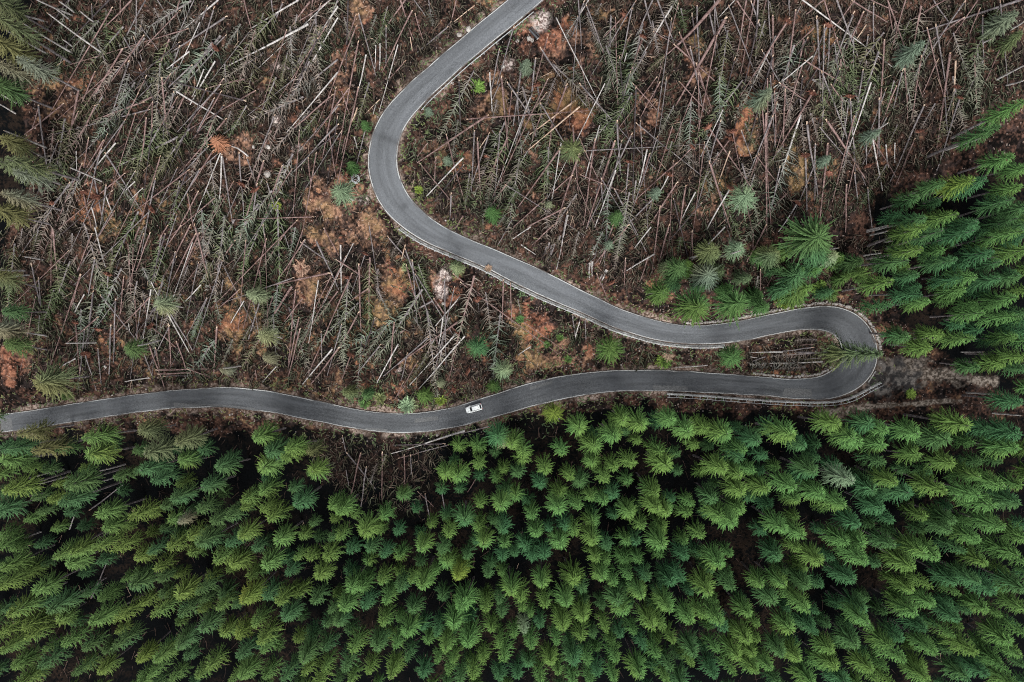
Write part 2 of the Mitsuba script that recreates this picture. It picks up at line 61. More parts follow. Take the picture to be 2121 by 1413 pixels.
# live spruces of the dense forests: crown centre x y, crown radius, all in pixels of the crop
FOREST = dict(
j="""40 330 60,290 375 50,170 480 80,85 585 45,290 610 50,385 620 50,190 660 50,20 500 40,110 790 60,160 810 60,280 770 50,395 810 55,460 770 45,545 760 60,310 890 55,480 930 85,540 560 60,650 580 50,690 480 50,770 380 60,880 300 50,1010 320 85,1100 250 50,870 60 50,980 145 45,660 120 60,760 120 60,755 215 40,1110 110 50,1140 20 55,1280 85 55,1250 175 50,1370 230 70,1430 130 50,1525 150 60,1590 55 60,1645 140 50,1700 70 50,1805 45 55,1990 60 70,1920 190 60,1350 340 70,1480 310 50,1560 260 45,1640 280 55,1700 240 50,1200 370 55,1235 460 60,1400 430 55,1460 470 50,1380 545 70,1580 415 60,1790 370 60,1930 300 60,2030 340 60,1870 430 50,2000 440 50,870 440 50,960 410 40,1020 450 55,910 560 65,1030 545 55,1150 555 65,1020 625 55,1205 625 55,1275 610 55,800 620 50,680 680 65,780 690 55,770 750 60 y,930 730 45,1015 725 45,1060 820 70,1270 790 65,1425 740 75,1510 820 50,1640 750 70,1700 780 50,1570 540 60,1660 560 50,1780 530 55,1840 530 45,1590 630 55,1660 650 45,1780 640 60,1850 640 50,1980 540 60,1985 610 55,1900 745 55,2040 760 65,1790 740 45,1865 860 60,1400 890 60,1280 910 55,1130 870 50,1140 940 50,1000 890 45,820 890 65,650 870 50,760 930 50,915 940 50,720 1000 70,1015 970 45,1710 880 60,1740 970 65,1630 930 45,1510 990 65,2020 920 80,1900 1010 65,1990 1040 50,1650 1060 50,1740 1100 50,1820 1080 45,950 1060 55,820 1100 70,620 1080 55,460 1080 75,290 1020 55,380 1010 40,60 930 60,180 920 50,20 1040 60,660 1160 60,560 1140 50,370 1160 50,240 1150 60,110 1180 60,1090 1100 50,1150 1070 40 p,1195 1160 55,1000 1150 45,1030 1230 60,1180 1270 65,1290 1250 65,1380 1040 70,1350 1140 50,1250 1040 50,1190 980 40,1500 1110 60,1460 1260 75,1540 1260 50,1690 1150 50,1710 1240 60,1880 1170 50,1960 1220 60,2060 1130 50,1850 1330 75,900 1250 50,840 1340 55,720 1250 50,690 1320 45,530 1340 60,340 1310 65,440 1240 40,200 1320 50,60 1290 60,90 1380 50,1000 1360 60,1110 1350 60,1250 1370 50,1360 1330 50,1600 1330 60,1700 1360 55,1560 1390 50,2040 1290 50,2020 1370 50,620 1260 40,760 1370 50,1450 1380 50""",
i="""100 60 90,120 200 120,60 330 110,600 20 90,500 180 100,470 270 90,950 90 80,1000 150 60,1150 70 80,1420 90 80,1640 70 80,1780 10 50,1950 140 75,1850 300 85,1130 260 90,1290 220 80,700 360 80,860 370 60,1080 400 60,1540 270 60,1650 220 60,1530 320 50,1650 330 50,1700 380 60,1270 330 60,1350 400 60,1450 370 60,2070 310 50,680 470 80,500 560 90,380 600 80,460 680 80,640 560 60,760 570 50,880 630 70,960 590 50,1000 690 55,1080 560 60,1200 600 60,1200 500 60,1290 540 70,1370 640 60,1440 540 50,1530 490 70,1600 570 50,1750 520 70,1690 630 70,1520 660 70,1570 740 55,1880 500 45,2060 510 40,1850 630 45,1930 630 40,2040 620 55,1980 760 75,1800 720 50,1960 890 55,80 680 90,60 790 80,180 720 70,280 830 70,870 800 70,1020 760 45,1020 860 50,1140 840 70,1260 830 50,1280 890 45,1390 860 60,1380 930 50,1550 880 80 y,1670 860 60,1750 890 60,680 870 90,380 920 70,130 950 80,900 910 50,1000 960 60,1160 960 60,1260 950 50,650 1030 90,390 1010 70,770 990 60,200 1050 60,220 1110 60,1280 1040 70,1130 1130 70,1420 1090 80,1500 1100 60 y,1600 1030 60,1790 990 80,1640 1130 60,1930 1120 60,1890 1210 70,2020 1180 60,2060 950 40,900 1230 90 y,1010 1250 70,1170 1240 50,760 1160 60,560 1180 60,440 1150 60,150 1280 80,60 1190 70,300 1280 60,640 1330 80,500 1330 50,120 1390 70,860 1370 70,960 1340 50,1090 1370 50,1250 1350 60,1320 1290 60,1510 1220 60,1650 1190 50,1540 1330 70,1460 1370 50,1660 1350 60,1780 1360 60,2020 1300 50,1900 1330 50,1980 1390 60,30 960 50,60 1080 60,40 560 60""",
k="""230 90 80,340 110 60,440 90 50,370 10 50,520 5 50,840 20 40,370 195 70,520 220 65,220 250 60,240 340 90,370 330 70,330 420 60,60 350 50,140 480 50,80 290 40,800 90 70,660 170 90,710 270 60,840 250 65,960 280 65,1000 150 100 p,1170 170 85,1300 150 60,1370 260 80,1220 320 80,1280 390 50,1580 180 90,1780 230 80,1640 60 80,1790 130 70,1940 140 85,1860 310 70,2050 290 60,1480 370 50,1060 400 75,1640 390 60,1220 40 50,1420 20 80,620 430 110,740 470 60,1000 520 80,1100 520 60,1260 530 70,1080 600 70,840 620 70,620 610 80,720 560 50,40 610 50,130 600 50,240 630 60,320 600 45,200 690 50,190 790 70,320 790 50,520 770 80,620 780 60,770 770 70,760 740 40,1040 760 100,1370 650 80,1440 570 60,1560 570 70,1600 450 70,1740 480 70,1930 450 80,2060 480 60,1820 620 60,1700 570 50,1990 590 60,2070 640 50,1400 800 90,1500 780 50,1500 890 70,1650 750 60,1800 780 70,1680 830 40,1900 800 60,2060 800 80,570 890 70,700 850 50,770 900 70,400 950 90,480 1020 50,240 980 60,280 1040 50,150 960 55,60 980 60,1100 920 80,1120 1000 60,1160 1040 40,1400 950 70,1430 1040 60,1670 960 60,1830 920 70,1930 960 50,2080 930 60,20 740 50,80 830 40,660 1030 60,800 1020 60,820 1060 50,90 1150 70,400 1090 60,480 1110 50,350 1200 60,460 1200 60,230 1170 45,640 1160 90,730 1220 60,910 1190 80,920 1290 70,1080 1130 70,1260 1150 60,1320 1230 70,1250 1280 50,1540 1180 80,1450 1290 60,1140 1290 70,1190 1350 50,1760 1190 90,1900 1240 70,1960 1280 50,2040 1190 70,1960 1090 70,1830 1340 70,2080 1070 50,780 1340 70,540 1280 70,440 1300 60,330 1300 50,220 1300 70,60 1370 60,80 1250 50,980 1370 60,1500 1370 60,1640 1080 50,1340 1080 60,1990 1370 60,600 1370 50,1700 1330 60,1280 1370 50""",
e="1495 1235 75,1760 1180 80,1860 1190 70,1700 1290 80,2060 1190 90,750 1360 55,870 1360 60,990 1310 80,1040 1330 60 p,1130 1310 65,1150 1390 60,1390 1385 60,1570 1370 70,1990 1390 60",
f="""60 1200 110,150 1210 80,270 1270 70,340 1350 60,460 1290 90,660 1250 80,760 1310 100,930 1210 120,1030 1260 70,1130 1210 70,1230 1230 110,1200 1330 60,1450 1230 110,1590 1290 70,1680 1200 90,1850 1220 60,2020 1240 100,2040 1060 120,1980 1370 70,1100 1310 60,1520 460 110 r,1800 530 80 r,1930 240 110 r,1640 220 70 r,1570 640 100 r,1700 680 80 r,2000 450 100 r,1960 550 80 r,2060 580 50 r,2020 690 100 r,1940 830 100 r,1780 840 90 r,1320 180 120 r,1420 130 100 r,1450 40 110 r,1550 60 80 r,1750 50 100 r,2000 50 100 r,1860 180 70 r,1380 390 90 r,1260 350 80 r,1450 300 60 r,1680 320 50 r,1760 280 60 r,1900 320 80 r,2080 300 60 r,1360 640 70 r,1500 720 70 r,2060 780 60 r,1250 480 50 r,1700 400 60 r,2090 160 60 r,2100 640 50 r""",
c="1870 810 120 r,2040 680 100 r,1980 960 120 r,2080 1000 90 r,2030 1130 80 r,1580 1130 120 r,1730 1120 90 ry,1820 1130 80 r,1420 1210 120 r,1440 1330 100 r,1620 1330 100 r,1750 1350 110 r,1960 1250 100 r,2080 1270 70 r,1960 1380 80 r,2090 1390 60 r",
d="180 1290 100 l,590 1330 130 l,930 1270 80 l,1180 1310 120 l,1640 1300 110 l,1700 1390 80 l,980 1390 90 l,300 1380 80 l,1850 1390 70 l,1950 1390 60 l,60 1390 80 l",
a="60 30 90 w,100 170 110 w,60 280 90 w,200 390 70 w,60 430 60 w,40 530 80 w,60 900 120 w,150 1000 110 w,60 1040 100 w,170 1090 60 w,100 1230 90 w,30 1330 80 w")
# live trees standing alone: crop x y radius(crop px), height m (0 = from the radius), foliage (p pale, g green, b bright, o olive, y yellow, s silver, x rust), label
ALONE = dict(
b="""1170 410 45 0 s grey-green young spruce near the dark pipe, beside the upper road
1470 910 80 0 o large olive spruce standing alone amid red litter right of the upper bend
85 1040 45 0 b round bright green young spruce outside the upper bend, over the cable coil
165 780 35 0 b small green young spruce close to the outer edge of the upper bend
40 1200 85 0 p broad yellow-green spruce with a leaning pale trunk, left of the coil of cable
970 1330 55 0 b bright green young spruce just uphill of the middle straight
1740 1350 50 0 g dark green young spruce in felled timber above the middle straight
680 990 32 0 s small grey-green spruce inside the upper bend near its apex
500 1180 25 2 y low lime-green bush inside the upper bend
1310 1270 28 0 s thin grey-green sapling between felled trunks uphill of the middle straight
1980 1200 42 0 s grey-green sapling pierced by a pale trunk, right of the upper clearing's centre
560 690 30 0 s silvery sapling at the inner verge of the upper bend""",
c="""1440 320 60 0 s grey-green spruce leaning among felled trunks at the upper right
530 600 60 0 s silvery green spruce beside the long white barkless trunk
1190 830 45 0 s small grey spruce under a pale snapped stem at the right
910 980 38 0 s tiny blue-grey sapling in dark felled timber on the right
440 1220 85 0 p pale green bushy spruce below a red-brown trunk, uphill of the tree cluster
2000 130 70 0 s grey dying spruce at the top right edge
2060 260 50 0 o dull green spruce at the right edge below the dying grey spruce""",
d="""60 360 80 20 o olive spruce at the left edge below two pale snapped stems
100 520 70 20 g green spruce at the left edge of the clearing
80 680 80 22 s greyish spruce at the left edge above the rust-red ground
80 770 80 22 g dark spruce at the left edge directly above the rust-red ground
1040 490 80 0 p pale green young spruce crossed by a pale trunk in the left clearing
1600 420 65 0 p pale cream-green spruce with its pale stem pointing right, left clearing centre
1690 690 75 0 p pale feathery spruce with a pale stem, above the lower road's left part
1670 820 50 0 s greyish small spruce just below the pale feathery spruce
1410 890 42 0 s pale grey spruce top under a reddish stem near the lower road
840 750 75 0 g green spruce hanging from a bent pale trunk in the left clearing
350 950 140 24 o large drooping dark olive spruce above the lower road at far left
405 1045 32 3 b round olive bush right beside the lower road at far left""",
e="""745 255 48 0 p round pale green young tree just below the middle straight's guard rail
880 740 80 0 g dark green spruce with yellowish skirt in the clearing between the roads
1000 880 75 0 p pale star-shaped spruce left of the bare orange slope, above the car
970 1000 48 0 b small green spruce at the verge right above the car
1725 790 95 20 b tall spruce with dark top side overhanging the lower road's upper edge
2030 830 48 4 y lime-green bush between the two roads, left of the hairpin island
1135 575 25 2.5 b little pale green bush on the slope between the roads
1385 690 20 2 b tiny green bush high on the bare orange slope
1300 730 20 2 b tiny dark green bush in the middle of the bare orange slope
1435 825 22 2 b tiny green bush at the foot of the bare orange slope
75 1040 55 0 o olive young spruce at the lower road's upper verge, leftmost of the verge group
185 1040 45 0 g green young spruce at the lower road's verge, second of the verge group
165 1095 38 2.5 b low green shrub on the lower road's verge below the green young spruce
260 1060 35 3 o small olive shrub on the verge, middle of the verge group
430 1110 48 4 p pale green shrub at the road's edge, right of the olive shrub
535 1065 60 0 b bright green young spruce on the stony verge, left of the car
635 970 34 0 s bleached grey small spruce uphill of the car
640 1080 30 2.5 y yellow-green shrub on the verge nearest left of the car
2050 265 50 0 p pale yellow-green spruce with a grey stem, left end of the tree cluster
1980 400 85 0 b bright green bushy spruce at the left end of the tree cluster, beside the brown verge
1690 110 34 0 s grey-green sapling above the two pale cut logs
1335 1180 78 16 y yellow-green palm-like spruce with its trunk showing, just below the road
420 250 24 1.5 p small pale green tuft below the middle straight's guard rail""",
f="""90 460 90 0 b bright green bushy tree at the verge left of the hairpin
320 480 85 0 b round bright green tree at the verge, second from the left above the hairpin straight
500 490 50 0 b small green tree between round tree and pale verge left of the hairpin
720 400 85 9 b vivid green shrubby tree on the verge left of the hairpin top
690 300 80 14 g blue-green spruce above the vivid shrubby tree
680 430 45 4 y yellow-green shrub touching the pale verge left of the hairpin top
190 180 65 14 o olive spruce in the cluster above the hairpin straight, upper left
190 300 75 14 s greyish spruce in the cluster above the hairpin straight, middle left
360 150 55 14 p pale spruce with a grey stem in the cluster, upper middle
560 190 65 15 o yellow-olive spruce in the cluster above the hairpin straight, upper right
790 60 125 22 g big dark green spruce at the top of the cluster left of the right-hand forest
870 170 70 18 g dark green spruce right below the big dark spruce
920 190 55 16 p light green spruce between the big dark spruce and the right-hand forest
1050 220 55 12 g low green spruce at the corner of the right-hand forest
850 250 55 12 g mid green spruce above the brushy corner of the hairpin
1120 290 40 3 b low green shrub in the brushy corner above the hairpin
940 400 38 2.5 b small green shrub nearest above the hairpin's pale verge
880 370 34 2.5 y small yellow-green shrub in the brushy corner
10 250 60 14 g dark green tree left edge of the cluster above the hairpin straight
390 790 62 0 b bright green young spruce on the hairpin island's left half""",
j="420 250 60 18 b upright curved green spruce alone in the gap of the lower forest",
i="1150 390 50 22 s silvery dead spruce lying pale among green crowns in the lower left forest")
ROOTS = dict(a="540 1150,960 1280,1350 330,560 1200,1500 1110,1560 1210,330 1250", b="50 300,20 570,1760 80,1915 220,930 980,1820 970,2040 1040,1240 480", c="930 130,640 170,310 830,320 1110,720 1210,1670 510,1170 1010,1480 800,210 820,930 1060,1690 560", d="650 350,610 640,490 590,550 800,880 610,1870 260", e="60 310,450 650,760 600,810 900,720 1010,850 430,170 200,1700 350")
# open ground without felled trees: centre x y, radii (photograph pixels)
OPEN = [(1345, 228, 30, 55), (1548, 262, 22, 70), (1650, 350, 22, 45), (500, 310, 35, 35), (600, 250, 25, 30), (640, 590, 30, 50), (930, 590, 40, 40), (1110, 640, 55, 60), (1160, 740, 70, 40), (30, 750, 35, 45), (130, 210, 35, 50), (740, 20, 30, 30), (715, 150, 25, 40), (1010, 200, 40, 50), (1100, 60, 60, 50), (1190, 230, 45, 60), (700, 480, 60, 50), (800, 600, 40, 70), (1180, 80, 60, 50), (690, 400, 60, 60), (760, 470, 40, 50), (480, 690, 30, 40), (1440, 130, 25, 60), (1560, 190, 20, 50)]
# ---------------------------------------------------------------- helpers
def pts(s):
    return [[(float(q) if q.lstrip('-').replace('.', '', 1).isdigit() else q) for q in e.split()] for e in s.replace('\n', '').split(',') if e.strip()]
def topx(crop, x, y):
    ox, oy, s = CROPS[crop]
    return ox + x / s, oy + y / s
used = {}
def numbered(name):
    n = used.get(name, 0); used[name] = n + 1
    return name if n == 0 else f'{name}_{n:03d}'
def thing(name, label=None, cat=None, group=None, kind=None):
    key = numbered(name)
    d = {}
    if label: d['label'] = label
    if cat: d['category'] = cat
    if group: d['group'] = group
    if kind: d['kind'] = kind
    labels[key] = d
    return key
def part(parent, name, shape, m=None, label=None):
    key = numbered(f'{parent}__{name}')
    scene[key] = {**shape, 'to_world': m} if m is not None else shape
    if label: labels[key] = {'label': label}
    return key
def frame(o, x, up, s):
    x = x / np.linalg.norm(x); y = np.cross(up, x); y /= np.linalg.norm(y); z = np.cross(x, y)
    m = np.eye(4); m[:3, 0], m[:3, 1], m[:3, 2], m[:3, 3] = x * s[0], y * s[1], z * s[2], o
    return T(m)

# ---------------------------------------------------------------- the road's course and the ground's heights
R = np.array([[float(a) for a in q.split(',')] for q in ROAD.split()])
seg = np.r_[0, np.cumsum(np.hypot(*np.diff(R[:, :2], axis=0).T))]; seg /= seg[-1]
road_z = np.interp(seg, [0, 0.5, 0.58, 1], [-12, 0, 1.6, 14])
def lift(px, py, z):
    return np.array([(px - CX) / PXM * (H - z) / H, (CY - py) / PXM * (H - z) / H])
RW = np.array([lift(*R[i, :2], road_z[i]) for i in range(len(R))])
ANCH = [(400, 400, 6), (100, 200, 12), (400, 0, 20), (760, 60, 19), (1090, -150, 20), (1300, 350, 15), (1600, 300, 19), (1600, 0, 26), (2100, 0, 27), (2100, 350, 16), (2120, 730, 3), (2050, 790, 1.5), (1060, 1000, -11), (1060, 1413, -26),
        (100, 1000, -18), (0, 1413, -31), (2120, 1413, -19), (1600, 1050, -8), (1600, 1413, -22), (500, 1413, -29), (600, 1000, -15), (0, 700, -4), (-100, 300, 8), (620, 600, -1), (1050, 700, -1), (1650, 500, 10), (2120, 1050, -7)]
ctrl = np.vstack([np.c_[RW, road_z][::2], [[*lift(a, b, z), z] for a, b, z in ANCH]])
rbf = RBFInterpolator(ctrl[:, :2], ctrl[:, 2], kernel='thin_plate_spline', smoothing=2.0)
gx = np.linspace(-230, 230, 93); gy = np.linspace(-180, 180, 73)
GZ = rbf(np.array(np.meshgrid(gx, gy, indexing='ij')).reshape(2, -1).T).reshape(len(gx), len(gy))
spl = RectBivariateSpline(gx, gy, np.clip(GZ, -60, 48))
# fine centreline with the offsets of both edges in metres
u0 = np.linspace(0, 1, len(R)); u1 = np.linspace(0, 1, 1200)
from scipy.interpolate import CubicSpline
C3 = np.c_[CubicSpline(u0, RW)(u1), np.interp(u1, u0, road_z)]
kz = (H - C3[:, 2]) / H / PXM
EL = np.interp(u1, u0, R[:, 2]) * kz; ER = np.interp(u1, u0, R[:, 3]) * kz
TAN = np.gradient(C3[:, :2], axis=0); TAN /= np.linalg.norm(TAN, axis=1)[:, None]
NRM = np.c_[-TAN[:, 1], TAN[:, 0]]                     # left of the way from the lower left to the top
ROADLEN = np.r_[0, np.cumsum(np.linalg.norm(np.diff(C3[:, :2], axis=0), axis=1))]
tree_c = cKDTree(C3[:, :2])
def road_gap(xy):
    """metres beyond the road's edge (negative on it), index of the nearest station, +1 left / -1 right."""
    d, i = tree_c.query(xy)
    side = ((xy - C3[i, :2]) * NRM[i]).sum(-1)
    return d - np.where(side > 0, EL[i], ER[i]), i, np.sign(side)
def height_exact(xy):
    xy = np.atleast_2d(np.asarray(xy, float))
    b = spl.ev(np.clip(xy[:, 0], -225, 225), np.clip(xy[:, 1], -175, 175))
    g, i, _ = road_gap(xy)
    bump = (meshkit.fbm(np.c_[xy / 7.0, xy[:, :1] * 0 + 3], 3) - 0.5) * 1.8 + (meshkit.fbm(np.c_[xy / 1.7, xy[:, :1] * 0 + 9], 2) - 0.5) * 0.35
    w = np.clip((g - 1.0) / 3.5, 0, 1); w = w * w * (3 - 2 * w)
    return (C3[i, 2] - 0.10 - 0.05 * np.clip(g, 0, 1)) * (1 - w) + (b + bump) * w
def axis(half, step):
    inner = np.arange(-half, half + step / 2, step); out = [half]
    while out[-1] < 620: out.append(out[-1] + max(step, (out[-1] - half) * 0.25 + step))
    out = np.array(out[1:]); return np.r_[-out[::-1], inner, out]
ax, ay = axis(160, 0.9), axis(112, 0.9)
XY = np.array(np.meshgrid(ax, ay, indexing='ij')).reshape(2, -1).T
GZZ = height_exact(XY); nx, ny = len(ax), len(ay); GRID = GZZ.reshape(nx, ny)
def height(xy):
    """the ground mesh's height, bilinear."""
    xy = np.atleast_2d(np.asarray(xy, float))
    i = np.clip(np.searchsorted(ax, xy[:, 0]) - 1, 0, nx - 2); j = np.clip(np.searchsorted(ay, xy[:, 1]) - 1, 0, ny - 2)
    a = np.clip((xy[:, 0] - ax[i]) / (ax[i + 1] - ax[i]), 0, 1); b = np.clip((xy[:, 1] - ay[j]) / (ay[j + 1] - ay[j]), 0, 1)
    return (GRID[i, j] * (1 - a) + GRID[i + 1, j] * a) * (1 - b) + (GRID[i, j + 1] * (1 - a) + GRID[i + 1, j + 1] * a) * b
def at(px, py, dz=0.0):
    """the ground point (or the point dz above the ground) that this photograph pixel shows."""
    z = 0.0
    for _ in range(8):
        xy = lift(px, py, z); z = float(height(xy)[0]) + dz
    return np.array([*xy, z])
def pxof(p):
    k = PXM * H / (H - p[2]); return CX + p[0] * k, CY - p[1] * k

# zones of the photograph
ZA = Polygon([(60, -30), (1060, -30), (990, 40), (860, 150), (775, 240), (752, 340), (765, 420), (810, 480), (930, 545), (1050, 600), (1250, 690), (1400, 730), (1330, 755), (1160, 770), (1000, 815), (880, 845), (760, 830), (620, 800), (480, 785), (330, 790), (120, 810), (0, 770), (0, 480), (80, 420), (110, 300)])
ZB = Polygon([(1140, -30), (2140, -30), (2140, 160), (1980, 300), (1820, 400), (1750, 460), (1640, 470), (1500, 520), (1370, 545), (1320, 600), (1180, 560), (1050, 510), (930, 455), (850, 380), (840, 300), (880, 220), (990, 120)])
ZC = Polygon([(1440, 730), (1700, 695), (1728, 725), (1700, 760), (1500, 760)])
ZD = Polygon([(640, 900), (930, 905), (900, 1000), (860, 1060), (720, 1030), (650, 960)])
ZS = Polygon([(760, 500), (950, 560), (1250, 690), (1450, 735), (1440, 760), (1160, 765), (1000, 812), (880, 840), (760, 820)])
def zone(x, y):
    p = Point(x, y)
    if ZC.buffer(20).contains(p): return 'on the hairpin island'
    if y > 870: return 'in the gap below the lower road'
    if ZS.contains(p): return 'on the slope between the roads'
    if x > 826 and ZB.buffer(40).contains(p):
        col = 'just right of the upper bend' if x < 1050 else 'left of the mossy patch' if x < 1240 else 'beside the mossy patch' if x < 1420 else 'beside the long white log' if x < 1560 else 'near the grey leaning spruce' if x < 1760 else 'near the right-hand forest'
        return ('at the top, ' if y < 130 else 'high up, ' if y < 270 else 'low down, ' if y > 400 else '') + col
    col = 'at the far left' if x < 180 else 'left of the rust tree' if x < 400 else 'near the rust tree' if x < 560 else 'left of the road'
    return ('at the top edge, ' if y < 110 else 'high up, ' if y < 260 else 'halfway down, ' if y < 450 else 'low down, ' if y < 640 else 'just above the road, ') + col
FOREST_Z = [Polygon([(-400, 900), (640, 890), (660, 1000), (880, 1010), (930, 900), (1140, 860), (1400, 845), (1800, 870), (2600, 860), (2600, 1900), (-400, 1900)]), Polygon([(1830, 420), (2600, 150), (2600, 900), (2100, 830), (1900, 700), (1850, 620), (1780, 520)]), Polygon([(-400, -200), (60, -30), (75, 130), (40, 200), (60, 330), (70, 420), (10, 500), (10, 700), (-400, 800)])]
FU = shapely.union_all(FOREST_Z)

# ---------------------------------------------------------------- materials
def rough(fn, r=0.9, both=False, spec=0.2):
    b = {'type': 'principled', 'base_color': mikit.proc(fn), 'roughness': r, 'specular': spec} if r < 0.85 else {'type': 'diffuse', 'reflectance': mikit.proc(fn)}
    return {'type': 'twosided', 'bsdf': b} if both else b
SCREE = [(1750, 420, 9, 5, 'a'), (1730, 710, 8, 14, 'a'), (1850, 930, 5, 5, 'a'), (640, 380, 7, 10, 'e'), (660, 300, 6, 8, 'e'), (1260, 130, 12, 9, 'b'), (1060, 400, 6, 6, 'b'), (1680, 250, 8, 6, 'b'), (1050, 500, 6, 8, 'c'), (1080, 540, 5, 5, 'c'), (380, 900, 3, 2, 'e'), (160, 1240, 7, 4, 'b'), (560, 1110, 7, 9, 'd')]
SEGS = [((1842, 765), (1905, 770), 2.2), ((1905, 770), (1985, 782), 1.4), ((1985, 782), (2060, 792), 1.0), ((1700, 858), (1800, 842), 0.9), ((1800, 842), (1990, 830), 0.5)]
SEGW = [(at(*a)[:2], at(*b)[:2], w) for a, b, w in SEGS]
def seg_d(x, y, a, b):
    ux, uy = float(b[0] - a[0]), float(b[1] - a[1]); l2 = ux * ux + uy * uy
    t = dr.clip(((x - float(a[0])) * ux + (y - float(a[1])) * uy) / l2, 0, 1)
    return dr.sqrt(dr.square(x - float(a[0]) - ux * t) + dr.square(y - float(a[1]) - uy * t))
WET = at(1855, 782)
def ground_fn(p, n, uv):
    x, y = p.x, p.y
    big = fbm(x * 0.07, y * 0.07, 1.0, 3); mid = fbm(x * 0.35, y * 0.35, 5.0, 3); fine = fbm(x * 2.1, y * 2.1, 9.0, 2)
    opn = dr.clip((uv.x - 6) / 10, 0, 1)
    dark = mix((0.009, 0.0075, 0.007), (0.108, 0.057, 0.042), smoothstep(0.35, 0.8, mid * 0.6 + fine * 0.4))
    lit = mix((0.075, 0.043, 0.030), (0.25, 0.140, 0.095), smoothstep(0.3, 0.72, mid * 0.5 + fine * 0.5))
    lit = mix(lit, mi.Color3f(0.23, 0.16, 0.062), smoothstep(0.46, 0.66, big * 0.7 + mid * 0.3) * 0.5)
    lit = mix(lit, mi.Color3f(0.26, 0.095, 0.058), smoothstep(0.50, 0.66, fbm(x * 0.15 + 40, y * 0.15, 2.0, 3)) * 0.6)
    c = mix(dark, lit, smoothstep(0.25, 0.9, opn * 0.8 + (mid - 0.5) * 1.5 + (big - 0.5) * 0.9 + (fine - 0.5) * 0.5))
    c = mix(c, mi.Color3f(0.035, 0.026, 0.025), smoothstep(0.55, 0.72, fbm(x * 0.9 + 7, y * 0.9, 3.0, 2)) * 0.6)
    c = c * (0.55 + 0.9 * fine)
    c = mix(c, mi.Color3f(0.5, 0.40, 0.35), dr.select(cell_rand(dr.floor(x * 4.5), dr.floor(y * 4.5), 3) > 0.984, 0.5, 0.0))
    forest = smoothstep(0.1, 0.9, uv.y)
    c = mix(c, mix((0.004, 0.0045, 0.005), (0.020, 0.014, 0.011), smoothstep(0.15, 0.6, fine * mid * 1.5) * smoothstep(0.35, 0.7, big)), forest)  # near-black floor under the stand: tree shade painted into its colour
    scree = dr.clip(-uv.y, 0, 1)
    c = mix(c, mix((0.16, 0.11, 0.10), (0.62, 0.52, 0.48), smoothstep(0.25, 0.7, fbm(x * 3.1, y * 3.1, 4.0, 2))), scree * 0.85)
    # gravel verge along the road
    rag = uv.x + (fbm(x * 0.5, y * 0.5, 20.0, 3) - 0.5) * 4.5
    grav = mix((0.075, 0.050, 0.038), (0.32, 0.245, 0.205), smoothstep(0.25, 0.8, fbm(x * 2.7, y * 2.7, 14.0, 2))) * (0.55 + 0.9 * smoothstep(0.3, 0.7, fbm(x * 0.13, y * 0.13, 15.0, 3)))
    c = mix(c, grav, (1 - smoothstep(0.1, 1.7, rag)) * 0.8)
    # dirt tracks and the dark wet fan beside the hairpin
    d = mi.Float(99.0)
    for a, b, w in SEGW:
        d = dr.minimum(d, seg_d(x, y, a, b) / w)
    tr = 1 - smoothstep(0.4, 1.7, d + (fbm(x * 0.6, y * 0.6, 30.0, 3) - 0.5) * 2.2)
    c = mix(c, mix((0.075, 0.060, 0.048), (0.28, 0.235, 0.20), smoothstep(0.3, 0.7, fbm(x * 2.3, y * 2.3, 31.0, 2))), tr * 0.75)
    wd = dr.sqrt(dr.square((x - float(WET[0])) / 8.0) + dr.square((y - float(WET[1])) / 4.6)) + (fbm(x * 0.4, y * 0.4, 33.0, 3) - 0.5) * 1.4
    c = mix(c, mix((0.030, 0.029, 0.030), (0.15, 0.135, 0.125), smoothstep(0.4, 0.75, fbm(x * 1.1, y * 1.1, 2.0, 3))), (1 - smoothstep(0.6, 1.1, wd)) * 0.9)
    return c
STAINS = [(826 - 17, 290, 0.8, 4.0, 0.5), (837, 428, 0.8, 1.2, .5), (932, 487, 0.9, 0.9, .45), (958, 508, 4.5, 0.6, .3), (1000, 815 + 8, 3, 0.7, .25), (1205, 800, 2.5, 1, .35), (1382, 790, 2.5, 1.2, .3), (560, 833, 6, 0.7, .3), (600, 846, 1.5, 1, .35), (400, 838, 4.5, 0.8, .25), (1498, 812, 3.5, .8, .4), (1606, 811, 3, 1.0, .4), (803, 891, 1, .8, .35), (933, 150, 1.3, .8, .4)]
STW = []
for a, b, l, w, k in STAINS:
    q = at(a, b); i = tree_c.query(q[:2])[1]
    STW.append((q, TAN[i], l, w, k * 0.62))
